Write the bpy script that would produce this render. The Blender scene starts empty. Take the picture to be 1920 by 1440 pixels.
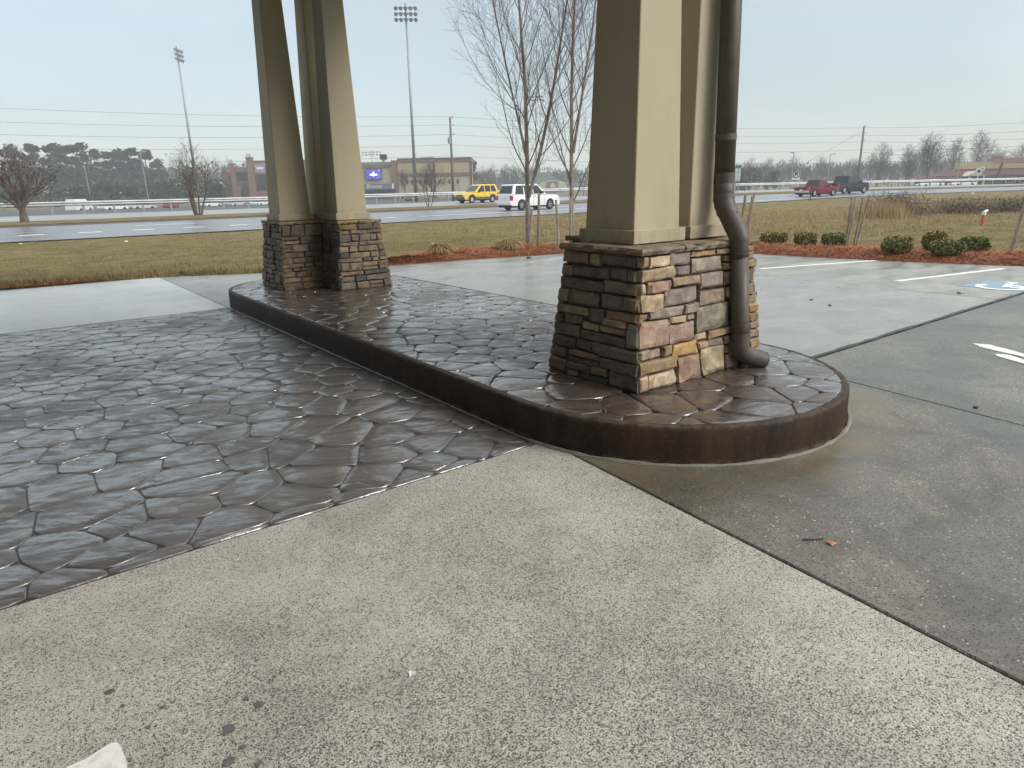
import bpy, bmesh, math, random
import numpy as np
from mathutils import Vector, Matrix, noise as mnoise

# ------------------------------------------------------------------ camera, sky, sun, exposure
SC = bpy.context.scene
COL = SC.collection
R = math.radians
rng = random.Random(7)

cd = bpy.data.cameras.new('camera'); cam = bpy.data.objects.new('camera', cd); COL.objects.link(cam)
cd.sensor_width = 36.0; cd.lens = 23.44; cd.clip_start = 0.05; cd.clip_end = 4000
# eye 1.6 m up, turned 37 degrees from the kerb line, pitched 16.4 degrees down, rolled 1.1 degrees
YAW, PITCH, ROLL = -37.23, 16.42, 1.146
fwd = Vector((math.sin(R(-YAW)) * math.cos(R(PITCH)), math.cos(R(-YAW)) * math.cos(R(PITCH)), -math.sin(R(PITCH))))
q = fwd.to_track_quat('-Z', 'Y')
cam.matrix_world = Matrix.Translation((0, 0, 1.6)) @ q.to_matrix().to_4x4() @ Matrix.Rotation(R(-ROLL), 4, 'Z')
SC.camera = cam

SC.view_settings.view_transform = 'Standard'; SC.view_settings.look = 'None'
SC.view_settings.exposure = 0.62; SC.view_settings.gamma = 1.0; SC.view_settings.use_curve_mapping = False
SC.render.engine = 'CYCLES'
SC.cycles.use_denoising = True
SC.cycles.max_bounces = 7; SC.cycles.diffuse_bounces = 3; SC.cycles.glossy_bounces = 3
SC.cycles.transmission_bounces = 4; SC.cycles.volume_bounces = 1; SC.cycles.transparent_max_bounces = 6
SC.cycles.caustics_reflective = False; SC.cycles.caustics_refractive = False
SC.cycles.sample_clamp_indirect = 6.0

SUN_EL, SUN_AZ = 36.0, 150.0       # high, behind the photographer's right shoulder, behind cloud
W = bpy.data.worlds.new('World'); SC.world = W; W.use_nodes = True
wn = W.node_tree; wn.nodes.clear()
def wnode(t, **k):
    n = wn.nodes.new(t)
    for a, b in k.items(): setattr(n, a, b)
    return n
w_out = wnode('ShaderNodeOutputWorld'); w_add = wnode('ShaderNodeAddShader')
w_sky = wnode('ShaderNodeTexSky', sky_type='NISHITA', sun_disc=False, sun_elevation=R(SUN_EL), sun_rotation=R(SUN_AZ))
w_b1 = wnode('ShaderNodeBackground'); w_b1.inputs['Strength'].default_value = 0.05
wn.links.new(w_sky.outputs[0], w_b1.inputs['Color'])
# overcast layer: brighter overhead, grey towards the horizon, soft cloud mottling
w_tc = wnode('ShaderNodeTexCoord'); w_sep = wnode('ShaderNodeSeparateXYZ')
wn.links.new(w_tc.outputs['Generated'], w_sep.inputs[0])
w_ramp = wnode('ShaderNodeValToRGB')
cr = w_ramp.color_ramp
cr.elements[0].position = 0.0; cr.elements[0].color = (0.222, 0.240, 0.232, 1)
cr.elements[1].position = 1.0; cr.elements[1].color = (1.10, 1.09, 1.06, 1)
e = cr.elements.new(0.12); e.color = (0.252, 0.276, 0.267, 1)
e = cr.elements.new(0.34); e.color = (0.352, 0.388, 0.374, 1)
wn.links.new(w_sep.outputs[2], w_ramp.inputs[0])
w_map = wnode('ShaderNodeMapping'); w_map.inputs['Scale'].default_value = (1, 1, 2.6)
wn.links.new(w_tc.outputs['Generated'], w_map.inputs[0])
w_noi = wnode('ShaderNodeTexNoise'); w_noi.inputs['Scale'].default_value = 2.1; w_noi.inputs['Detail'].default_value = 4.0
wn.links.new(w_map.outputs[0], w_noi.inputs[0])
w_mr = wnode('ShaderNodeMapRange'); w_mr.inputs[1].default_value = 0.3; w_mr.inputs[2].default_value = 0.7
w_mr.inputs[3].default_value = 0.84; w_mr.inputs[4].default_value = 1.08
wn.links.new(w_noi.outputs[0], w_mr.inputs[0])
w_mul = wnode('ShaderNodeVectorMath', operation='SCALE')
wn.links.new(w_ramp.outputs[0], w_mul.inputs[0]); wn.links.new(w_mr.outputs[0], w_mul.inputs['Scale'])
w_b2 = wnode('ShaderNodeBackground'); w_b2.inputs['Strength'].default_value = 1.0
wn.links.new(w_mul.outputs[0], w_b2.inputs['Color'])
wn.links.new(w_b1.outputs[0], w_add.inputs[0]); wn.links.new(w_b2.outputs[0], w_add.inputs[1])
wn.links.new(w_add.outputs[0], w_out.inputs['Surface'])

sl = bpy.data.lights.new('sun', 'SUN'); sl.energy = 1.5; sl.angle = R(28); sl.color = (1.0, 0.965, 0.92)
sun = bpy.data.objects.new('sun', sl); COL.objects.link(sun)
# from behind-right of the camera: world direction towards the sun
sdir = Vector((math.sin(R(SUN_AZ)) * math.cos(R(SUN_EL)), math.cos(R(SUN_AZ)) * math.cos(R(SUN_EL)), math.sin(R(SUN_EL))))
sun.rotation_euler = sdir.to_track_quat('Z', 'Y').to_euler(); sun.location = (0, 0, 30)

# ------------------------------------------------------------------ material helpers
class NT:
    def __init__(s, name):
        s.m = bpy.data.materials.new(name); s.m.use_nodes = True
        s.t = s.m.node_tree; s.b = s.t.nodes['Principled BSDF']; s.out = s.t.nodes['Material Output']
        s._pos = None
    def n(s, t, ins=None, **k):
        nd = s.t.nodes.new(t)
        for a, b in k.items(): setattr(nd, a, b)
        for a, b in (ins or {}).items(): s.set(nd.inputs[a], b)
        return nd
    def set(s, sock, v):
        if hasattr(v, 'is_output'): s.t.links.new(v, sock)
        else: sock.default_value = v
    def pos(s):
        if s._pos is None: s._pos = s.n('ShaderNodeTexCoord').outputs['Object']
        return s._pos
    def noise(s, scale, detail=4, rough=0.55, vec=None, dist=0.0, out=0):
        return s.n('ShaderNodeTexNoise', {'Vector': vec or s.pos(), 'Scale': scale, 'Detail': detail, 'Roughness': rough, 'Distortion': dist}).outputs[out]
    def vor(s, scale, vec=None, feature='F1', rnd=1.0):
        return s.n('ShaderNodeTexVoronoi', {'Vector': vec or s.pos(), 'Scale': scale, 'Randomness': rnd}, feature=feature)
    def rng(s, v, a, b, c=0.0, d=1.0, smooth=False):
        nd = s.n('ShaderNodeMapRange', {0: v, 1: a, 2: b, 3: c, 4: d}, clamp=True)
        if smooth: nd.interpolation_type = 'SMOOTHSTEP'
        return nd.outputs[0]
    def mix(s, f, a, b, mode='MIX'):
        nd = s.n('ShaderNodeMix', data_type='RGBA', blend_type=mode)
        s.set(nd.inputs[0], f); s.set(nd.inputs[6], c4(a)); s.set(nd.inputs[7], c4(b))
        return nd.outputs[2]
    def math(s, op, a, b=0.0):
        nd = s.n('ShaderNodeMath', operation=op); s.set(nd.inputs[0], a); s.set(nd.inputs[1], b); return nd.outputs[0]
    def map(s, scale=(1, 1, 1), rot=(0, 0, 0), vec=None, loc=(0, 0, 0)):
        return s.n('ShaderNodeMapping', {'Vector': vec or s.pos(), 'Scale': scale, 'Rotation': rot, 'Location': loc}).outputs[0]
    def bump(s, h, strength=0.3, dist=0.02, normal=None):
        nd = s.n('ShaderNodeBump', {'Height': h, 'Strength': strength, 'Distance': dist})
        if normal is not None: s.set(nd.inputs['Normal'], normal)
        return nd.outputs[0]
    def fin(s, color=None, rough=None, normal=None, metallic=None, spec=None, **k):
        if color is not None: s.set(s.b.inputs['Base Color'], c4(color))
        if rough is not None: s.set(s.b.inputs['Roughness'], rough)
        if normal is not None: s.set(s.b.inputs['Normal'], normal)
        if metallic is not None: s.set(s.b.inputs['Metallic'], metallic)
        if spec is not None: s.set(s.b.inputs['Specular IOR Level'], spec)
        for a, b in k.items(): s.set(s.b.inputs[a.replace('_', ' ')], b)
        return s.m
def c4(c):
    if isinstance(c, (tuple, list)) and len(c) == 3: return (c[0], c[1], c[2], 1.0)
    return c
def simple(name, col, rough=0.5, metallic=0.0, var=0.18, vscale=3.0, spec=None, bump=0.0, bscale=40.0):
    t = NT(name)
    lo = tuple(x * (1 - var) for x in col); hi = tuple(min(1, x * (1 + var)) for x in col)
    c = t.mix(t.rng(t.noise(vscale, 5), 0.3, 0.7), lo, hi)
    nrm = t.bump(t.noise(bscale, 3), bump, 0.01) if bump else None
    return t.fin(c, rough, nrm, metallic, spec)

MT = {}
def concrete(name, paste, paste2, dens_lo, dens_hi, rough_dry, rough_wet, wet_lo, wet_hi, wetdark=0.62, streak=(1, 1, 1), speck=True, spec=0.5, scale=118.0, hi_c=(0.43, 0.42, 0.36), blot=0.35, wear=None, ring=None, tint=None):
    t = NT(name)
    big = t.noise(0.55, 5, 0.6, dist=0.4); mid = t.noise(2.6, 5, 0.6); fine = t.noise(38, 4, 0.7)
    base = t.mix(t.rng(big, 0.34, 0.66), paste, paste2)
    base = t.mix(t.rng(mid, 0.35, 0.72, 0, 0.55), base, hi_c)
    if tint: base = t.mix(t.rng(t.noise(1.0, 4, 0.6, vec=t.map((1, 1, 1), loc=(6, 1, 3)), dist=0.7), 0.52, 0.68, 0, 0.6), base, tint)
    if blot: base = t.mix(t.rng(t.noise(1.7, 6, 0.68, vec=t.map((1, 1, 1), loc=(4, 8, 0)), dist=0.9), 0.46, 0.66, 0, blot), base, tuple(0.42 * x for x in paste))
    base = t.mix(t.rng(fine, 0.3, 0.7, 0.0, 0.5), base, tuple(0.55 * x for x in paste))
    if speck:
        v = t.vor(scale, vec=t.map((1, 1, 0.5)))
        vc = t.n('ShaderNodeSeparateColor', {0: v.outputs['Color']})
        dens = t.rng(t.noise(0.8, 4, 0.6, dist=0.6), 0.3, 0.72, dens_lo, dens_hi)
        if wear:
            (wx_, wy0), wr, wa = wear
            dv = t.n('ShaderNodeVectorMath', {0: t.pos()}, operation='DISTANCE'); dv.inputs[1].default_value = (wx_, wy0, 0)
            dens = t.math('ADD', dens, t.math('MULTIPLY', t.rng(t.math('ADD', dv.outputs['Value'], t.rng(t.noise(1.6, 5, 0.65), 0.3, 0.7, -0.7, 0.7)), wr * 0.3, wr * 1.25, 1, 0, True), wa))
        isdark = t.math('LESS_THAN', vc.outputs[0], dens)
        core = t.math('LESS_THAN', v.outputs['Distance'], t.rng(vc.outputs[1], 0, 1, 0.34, 0.62))
        stone = t.mix(vc.outputs[2], (0.018, 0.019, 0.022), (0.10, 0.095, 0.082))
        base = t.mix(t.math('MULTIPLY', isdark, core), base, stone)
        iswhite = t.math('GREATER_THAN', vc.outputs[0], 0.982)
        base = t.mix(t.math('MULTIPLY', iswhite, core), base, (0.75, 0.73, 0.66))
        v2 = t.vor(scale * 1.9, vec=t.map((1, 1, 0.5), loc=(3, 1, 0)))
        vc2 = t.n('ShaderNodeSeparateColor', {0: v2.outputs['Color']})
        sm = t.math('LESS_THAN', vc2.outputs[0], t.math('MULTIPLY', dens, 0.7))
        base = t.mix(t.math('MULTIPLY', sm, 0.7), base, (0.10, 0.10, 0.09))
        hgt = t.math('ADD', t.math('MULTIPLY', v.outputs['Distance'], -0.6), fine)
    else:
        hgt = fine
    if ring:
        (rx_, ry_), r0, r1, rc = ring
        dv2 = t.n('ShaderNodeVectorMath', {0: t.pos()}, operation='DISTANCE'); dv2.inputs[1].default_value = (rx_, ry_, 0)
        rm = t.math('MULTIPLY', t.rng(t.math('ADD', dv2.outputs['Value'], t.rng(t.noise(3.0, 5, 0.65), 0.3, 0.7, -0.2, 0.2)), r0, r1, 0.75, 0, True), t.rng(t.noise(2.0, 4, 0.6, vec=t.map((1, 1, 1), loc=(2, 9, 0))), 0.38, 0.6, 0.15, 1))
        base = t.mix(rm, base, rc)
    wn_ = t.noise(1.1, 5, 0.62, vec=t.map(streak), dist=0.8)
    wet = t.rng(wn_, wet_lo, wet_hi, 0, 1, True)
    dark = t.mix(wet, base, t.mix(1.0, base, (wetdark, wetdark * 1.0, wetdark * 1.01), 'MULTIPLY'))
    rough = t.rng(wet, 0, 1, rough_dry, rough_wet)
    st = t.rng(wet, 0, 1, 0.5, 0.12)
    nd = t.n('ShaderNodeBump', {'Height': hgt, 'Strength': st, 'Distance': 0.004})
    return t.fin(dark, rough, nd.outputs[0], spec=spec)

MT['conc_front'] = concrete('exposed_aggregate_light', (0.57, 0.545, 0.45), (0.49, 0.475, 0.39), 0.10, 0.46, 0.68, 0.48, 0.60, 0.86, 0.86, hi_c=(0.66, 0.63, 0.54), blot=0.5, scale=165.0, tint=(0.60, 0.50, 0.43), wear=((0.9, 0.9), 1.5, 0.34))
MT['conc_damp'] = concrete('exposed_aggregate_damp', (0.25, 0.225, 0.165), (0.28, 0.262, 0.21), 0.25, 0.62, 0.50, 0.30, 0.34, 0.62, 0.62, hi_c=(0.36, 0.33, 0.26), blot=0.85, ring=((3.75, 3.3), 1.42, 1.95, (0.215, 0.165, 0.085)))
MT['conc_side'] = concrete('exposed_aggregate_side', (0.215, 0.21, 0.175), (0.26, 0.25, 0.20), 0.20, 0.50, 0.50, 0.36, 0.38, 0.64, 0.66, hi_c=(0.34, 0.32, 0.25), blot=0.6)
MT['conc_wet'] = concrete('broom_concrete_wet', (0.37, 0.37, 0.34), (0.43, 0.425, 0.375), 0, 0, 0.48, 0.27, 0.28, 0.60, 0.72, (0.55, 1.5, 1), False, hi_c=(0.45, 0.445, 0.39))
MT['conc_pale'] = concrete('broom_concrete_pale', (0.66, 0.67, 0.64), (0.70, 0.71, 0.68), 0, 0, 0.45, 0.28, 0.30, 0.55, 0.9, (0.45, 1.6, 1), False, hi_c=(0.74, 0.74, 0.70))
MT['conc_bay'] = concrete('broom_concrete_bays', (0.34, 0.34, 0.31), (0.42, 0.41, 0.34), 0, 0, 0.50, 0.28, 0.34, 0.64, 0.68, (0.5, 1.5, 1), False, hi_c=(0.46, 0.44, 0.36))
MT['subgrade'] = simple('dark_joint', (0.018, 0.017, 0.016), 0.7)
MT['joint'] = simple('tar_joint_filler', (0.025, 0.023, 0.022), 0.45, bump=0.5, bscale=60)

# stamped, sealed and rain-wet slate pattern
def stamped(name, a, b, c, rlo, rhi, bstr, wet=0.5):
    t = NT(name)
    oi = t.n('ShaderNodeObjectInfo')
    ang = t.math('MULTIPLY', oi.outputs['Random'], 0.9)
    rot = t.n('ShaderNodeVectorRotate', {'Vector': t.pos(), 'Angle': ang}, rotation_type='Z_AXIS').outputs[0]
    off = t.n('ShaderNodeVectorMath', {0: rot}, operation='ADD')
    cmb = t.n('ShaderNodeCombineXYZ', {0: t.math('MULTIPLY', oi.outputs['Random'], 37.0)}).outputs[0]
    t.set(off.inputs[1], cmb); vec = off.outputs[0]
    n1 = t.noise(4.4, 4, 0.55, vec=t.map((0.6, 1.9, 1), vec=vec), dist=1.1)
    n2 = t.noise(17, 5, 0.62, vec=t.map((0.6, 1.8, 1), vec=vec), dist=0.8)
    big = t.noise(1.2, 4, 0.6)
    col = t.mix(t.rng(n1, 0.3, 0.7), a, b)
    col = t.mix(t.rng(big, 0.4, 0.7, 0, 0.6), col, c)
    col = t.mix(t.rng(oi.outputs['Random'], 0, 1, 0, 0.3), col, tuple(0.55 * x for x in a))
    r = t.rng(t.math('ADD', t.math('MULTIPLY', n2, 0.4), t.math('MULTIPLY', t.noise(1.9, 4, 0.6, vec=vec), 0.6)), 0.40, 0.62, rlo, rhi, True)
    film = t.rng(t.math('ADD', t.math('MULTIPLY', t.noise(4.6, 4, 0.6, vec=t.map((0.6, 1.6, 1), loc=(7, 3, 1), vec=vec), dist=1.2), 0.52), t.math('MULTIPLY', t.noise(0.7, 3, 0.5), 0.48)), 0.44, 0.53, 0, 1, True)
    grain = t.noise(70, 4, 0.7); film = t.math('MULTIPLY', film, t.rng(t.noise(16, 4, 0.65, vec=t.map((0.6, 1.5, 1), vec=vec)), 0.36, 0.52, 0.25, 1))
    h = t.math('ADD', t.math('MULTIPLY', n1, 1.0), t.math('ADD', t.math('MULTIPLY', n2, 0.22), t.math('MULTIPLY', grain, 0.05)))
    nrm = t.bump(h, bstr, 0.030); nrm2 = t.bump(t.math('ADD', n1, t.math('MULTIPLY', n2, 0.05)), bstr * 0.46, 0.030)
    return t.fin(col, r, nrm, spec=0.5, Coat_Weight=t.rng(film, 0, 1, 0.10, wet), Coat_Roughness=t.rng(r, rlo, rhi, 0.11, 0.26), Coat_IOR=2.0, Coat_Normal=nrm2)
MT['stamp_drive'] = stamped('stamped_drive', (0.090, 0.083, 0.077), (0.180, 0.166, 0.154), (0.135, 0.118, 0.104), 0.34, 0.60, 0.72, 1.0)
MT['stamp_top'] = stamped('stamped_island', (0.070, 0.050, 0.038), (0.125, 0.096, 0.076), (0.100, 0.068, 0.048), 0.20, 0.46, 0.40, 1.0)
MT['grout'] = simple('grout_dark', (0.030, 0.025, 0.022), 0.35)
def kerb_mat():
    t = NT('stained_kerb')
    z = t.n('ShaderNodeSeparateXYZ', {0: t.pos()}).outputs[2]
    streak = t.noise(5.0, 4, 0.6, vec=t.map((1, 1, 0.12)))
    c = t.mix(t.rng(streak, 0.38, 0.66), (0.015, 0.0085, 0.0055), (0.062, 0.033, 0.019))
    c = t.mix(t.rng(t.noise(26, 5, 0.7), 0.52, 0.78, 0, 0.45), c, (0.095, 0.066, 0.046))
    top = t.math('MULTIPLY', t.rng(z, 0.205, 0.236, 0, 1), t.rng(t.noise(14, 4, 0.7), 0.42, 0.68, 0.05, 0.6))
    c = t.mix(top, c, (0.15, 0.12, 0.09))
    bot = t.math('MULTIPLY', t.rng(z, 0.0, 0.035, 1, 0), t.rng(t.noise(9, 4, 0.7), 0.45, 0.62, 0, 0.8))
    c = t.mix(bot, c, (0.16, 0.145, 0.115))
    return t.fin(c, t.rng(streak, 0.35, 0.65, 0.55, 0.75), t.bump(t.noise(55, 5, 0.7), 0.45, 0.008), spec=0.2)
MT['kerb'] = kerb_mat()

def stone_mat():
    t = NT('ledge_stone')
    oi = t.n('ShaderNodeObjectInfo'); oc = oi.outputs['Color']
    v = t.n('ShaderNodeVectorMath', {0: t.pos()}, operation='ADD')
    t.set(v.inputs[1], t.n('ShaderNodeCombineXYZ', {1: t.math('MULTIPLY', oi.outputs['Random'], 50.0)}).outputs[0]); v = v.outputs[0]
    n1 = t.noise(9, 6, 0.65, vec=v, dist=0.7); n2 = t.noise(55, 5, 0.7, vec=v)
    dk = t.mix(1.0, oc, (0.55, 0.52, 0.49), 'MULTIPLY'); lt = t.mix(1.0, oc, (1.62, 1.55, 1.42), 'MULTIPLY')
    c = t.mix(t.rng(n1, 0.32, 0.68), dk, lt)
    c = t.mix(t.rng(n2, 0.35, 0.75, 0, 0.45), c, dk)
    warm = t.rng(t.noise(5, 4, 0.6, vec=t.map((1, 1, 1), loc=(9, 2, 4), vec=v)), 0.55, 0.72, 0, 0.45)
    c = t.mix(warm, c, (0.34, 0.21, 0.095))
    grey = t.rng(t.noise(6, 4, 0.6, vec=t.map((1, 1, 1), loc=(1, 7, 2), vec=v)), 0.58, 0.72, 0, 0.42)
    c = t.mix(grey, c, (0.17, 0.155, 0.14))
    h = t.math('ADD', t.math('MULTIPLY', n1, 0.8), t.math('MULTIPLY', n2, 0.35))
    return t.fin(c, t.rng(n2, 0.3, 0.7, 0.5, 0.78), t.bump(h, 0.75, 0.014), spec=0.35)
MT['stone'] = stone_mat()
MT['mortar'] = simple('dark_mortar', (0.060, 0.050, 0.042), 0.9)  # dark mortar core seen between the stones
def stucco_mat(name, col):
    t = NT(name)
    n = t.noise(0.9, 4, 0.6)
    c = t.mix(t.rng(n, 0.3, 0.7), tuple(x * 0.93 for x in col), tuple(x * 1.05 for x in col))
    z = t.n('ShaderNodeSeparateXYZ', {0: t.pos()}).outputs[2]
    drip = t.noise(9, 4, 0.65, vec=t.map((1, 1, 0.3)))
    grime = t.math('MULTIPLY', t.rng(z, 1.25, 1.42, 1, 0, True), t.rng(drip, 0.42, 0.70, 0, 0.55))
    c = t.mix(grime, c, (0.19, 0.175, 0.085))
    c = t.mix(t.math('MULTIPLY', t.rng(t.noise(3.0, 4, 0.65, vec=t.map((1, 1, 0.25), loc=(5, 1, 0))), 0.50, 0.72), 0.38), c, (0.30, 0.275, 0.19))
    return t.fin(c, 0.66, t.bump(t.noise(120, 4, 0.75), 0.5, 0.005), spec=0.3)
MT['stucco'] = stucco_mat('beige_stucco', (0.475, 0.415, 0.285))
MT['downspout'] = simple('brown_painted_metal', (0.088, 0.068, 0.056), 0.50, var=0.2, vscale=9, bump=0.12, bscale=30)
MT['downspout_band'] = simple('brown_painted_band', (0.105, 0.082, 0.070), 0.42)

def island_mat(name, cols, rough=0.8, spec=0.2, patch=None, trans=0.0):
    """colour by mesh island (grass blades, needles, leaves)"""
    t = NT(name)
    g = t.n('ShaderNodeNewGeometry')
    rp = t.n('ShaderNodeValToRGB'); el = rp.color_ramp.elements
    for i, c in enumerate(cols):
        p = i / (len(cols) - 1)
        if i == 0: el[0].position = 0; el[0].color = c4(c)
        elif i == len(cols) - 1: el[-1].position = 1; el[-1].color = c4(c)
        else: x = el.new(p); x.color = c4(c)
    t.set(rp.inputs[0], g.outputs['Random Per Island'])
    c = rp.outputs[0]
    if patch: 
        c = t.mix(t.rng(t.noise(1.1, 5, 0.7, vec=t.map((0.6, 1.2, 1), loc=(3, 3, 0))), 0.36, 0.6, 0.75, 0), c, t.mix(1.0, c, (0.42, 0.40, 0.36), 'MULTIPLY'))
        c = t.mix(t.rng(t.noise(patch[1], 4, 0.6, dist=0.5), patch[2], patch[3], 0, 0.75), c, t.mix(g.outputs['Random Per Island'], patch[0], tuple(x * 1.7 for x in patch[0])))
    return t.fin(c, rough, spec=spec)
MT['lawn'] = None
def lawn_mat():
    t = NT('dormant_lawn')
    n1 = t.noise(0.16, 6, 0.65, dist=0.6); n2 = t.noise(1.3, 6, 0.7, vec=t.map((0.6, 1.3, 1))); n3 = t.noise(14, 5, 0.75)
    c = t.mix(t.rng(n2, 0.32, 0.7), (0.125, 0.094, 0.040), (0.36, 0.280, 0.135))
    c = t.mix(t.rng(n1, 0.48, 0.68, 0, 0.5), c, (0.165, 0.150, 0.055))
    c = t.mix(t.rng(n3, 0.35, 0.7, 0, 0.6), c, (0.085, 0.066, 0.030))
    return t.fin(c, 0.92, t.bump(t.math('ADD', n3, n2), 0.9, 0.08), spec=0.15)
MT['lawn'] = lawn_mat()
MT['grass'] = island_mat('grass_blades', [(0.16, 0.12, 0.045), (0.33, 0.255, 0.115), (0.45, 0.355, 0.18), (0.22, 0.18, 0.07)], patch=((0.10, 0.115, 0.032), 0.26, 0.48, 0.62))
MT['tall_grass'] = island_mat('tall_dry_grass_blades', [(0.26, 0.18, 0.085), (0.40, 0.29, 0.15), (0.48, 0.36, 0.20), (0.30, 0.215, 0.11)])
MT['straw'] = island_mat('pine_straw_needles', [(0.14, 0.045, 0.020), (0.34, 0.125, 0.050), (0.50, 0.22, 0.095), (0.24, 0.078, 0.032)])
MT['straw_bed'] = simple('pine_straw_mat', (0.205, 0.070, 0.032), 0.9, var=0.45, vscale=22, bump=0.9, bscale=45)
MT['wheat'] = island_mat('cut_ornamental_grass', [(0.20, 0.13, 0.06), (0.40, 0.29, 0.14), (0.30, 0.20, 0.09)])
MT['box_leaf'] = island_mat('boxwood_leaves', [(0.045, 0.066, 0.016), (0.13, 0.155, 0.036), (0.21, 0.225, 0.055), (0.27, 0.25, 0.07)], 0.55, 0.4)
MT['box_leaf_tip'] = island_mat('boxwood_burnt_tips', [(0.30, 0.13, 0.035), (0.42, 0.20, 0.055), (0.20, 0.12, 0.04)], 0.6)
MT['box_leaf_olive'] = island_mat('boxwood_olive', [(0.06, 0.075, 0.02), (0.17, 0.165, 0.042), (0.28, 0.235, 0.06), (0.33, 0.25, 0.08)], 0.55, 0.4)
def bark_mat(name, a, b, sc=14):
    t = NT(name)
    n = t.noise(sc, 5, 0.65, vec=t.map((1, 1, 0.35)))
    return t.fin(t.mix(t.rng(n, 0.35, 0.65), a, b), 0.85, t.bump(n, 0.6, 0.02), spec=0.2)
MT['bark'] = bark_mat('maple_bark', (0.14, 0.12, 0.105), (0.34, 0.305, 0.27))
MT['twig'] = bark_mat('reddish_twigs', (0.13, 0.10, 0.092), (0.23, 0.18, 0.165), 6)
MT['bark_far'] = bark_mat('median_tree_bark', (0.075, 0.058, 0.048), (0.17, 0.135, 0.11), 5)
MT['twig_far'] = bark_mat('far_twigs', (0.085, 0.070, 0.064), (0.15, 0.125, 0.115), 2)
MT['dead_leaf'] = island_mat('withered_leaves', [(0.055, 0.040, 0.032), (0.11, 0.075, 0.060), (0.085, 0.070, 0.060)])
MT['pine_leaf'] = island_mat('pine_needles', [(0.014, 0.026, 0.016), (0.028, 0.045, 0.026), (0.045, 0.062, 0.036)], 0.7)
MT['evergreen'] = island_mat('evergreen_shrub', [(0.016, 0.028, 0.014), (0.032, 0.050, 0.020), (0.060, 0.075, 0.030)], 0.7)
MT['brush'] = island_mat('brown_scrub', [(0.060, 0.048, 0.036), (0.12, 0.095, 0.066), (0.085, 0.080, 0.045)], 0.85)
MT['woods'] = island_mat('far_woods_mix', [(0.050, 0.046, 0.044), (0.085, 0.078, 0.074), (0.040, 0.050, 0.042), (0.10, 0.092, 0.086)], 0.9)
MT['stake'] = bark_mat('weathered_stake_wood', (0.22, 0.18, 0.135), (0.42, 0.36, 0.285), 9)
MT['bramble'] = island_mat('bramble_canes', [(0.050, 0.036, 0.030), (0.095, 0.066, 0.055), (0.14, 0.105, 0.080)], 0.9)

def road_mat(name, col, wet):
    t = NT(name)
    n = t.noise(0.5, 5, 0.6, vec=t.map((0.15, 1.4, 1))); f = t.noise(30, 3, 0.7)
    c = t.mix(t.rng(n, 0.3, 0.7), tuple(x * 0.75 for x in col), tuple(x * 1.2 for x in col))
    c = t.mix(t.rng(f, 0.3, 0.7, 0, 0.4), c, tuple(x * 0.6 for x in col))
    return t.fin(c, t.rng(n, 0.35, 0.65, wet, wet + 0.16), t.bump(f, 0.2, 0.004), spec=0.5)
MT['road'] = road_mat('wet_asphalt_near', (0.19, 0.195, 0.205), 0.22)
MT['road_far'] = road_mat('worn_asphalt_far', (0.30, 0.30, 0.285), 0.30)
MT['road_edge'] = simple('kerb_line_dark', (0.075, 0.055, 0.042), 0.8)
def paint_mat(name, col, wear=0.55):
    t = NT(name)
    n = t.noise(28, 5, 0.7)
    c = t.mix(t.rng(n, wear - 0.08, wear + 0.12, 0, 0.7), col, tuple(x * 0.55 for x in col))
    return t.fin(c, 0.5, t.bump(n, 0.3, 0.003))
MT['white_paint'] = paint_mat('worn_white_paint', (0.80, 0.79, 0.73), 0.56)
MT['white_line'] = paint_mat('lane_white', (0.80, 0.80, 0.78))
MT['blue_paint'] = paint_mat('faded_blue_paint', (0.27, 0.41, 0.53), 0.44)
MT['gum'] = simple('oily_spot', (0.12, 0.117, 0.112), 0.6, var=0.3, vscale=50)
MT['steel'] = simple('galvanised_rail', (0.44, 0.45, 0.46), 0.45, 0.5, vscale=1.2)
MT['steel_dark'] = simple('galvanised_pole', (0.29, 0.295, 0.305), 0.5, 0.5)
MT['lamp_head'] = simple('flood_lamp_head', (0.30, 0.32, 0.34), 0.35, 0.3)
MT['wood_pole'] = bark_mat('utility_pole_wood', (0.10, 0.085, 0.075), (0.20, 0.175, 0.155), 3)
MT['wire'] = simple('dark_wire', (0.055, 0.058, 0.062), 0.5)
MT['black'] = simple('black_matte', (0.018, 0.018, 0.020), 0.6)
MT['post_dark'] = simple('dark_post', (0.05, 0.045, 0.042), 0.8)

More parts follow.
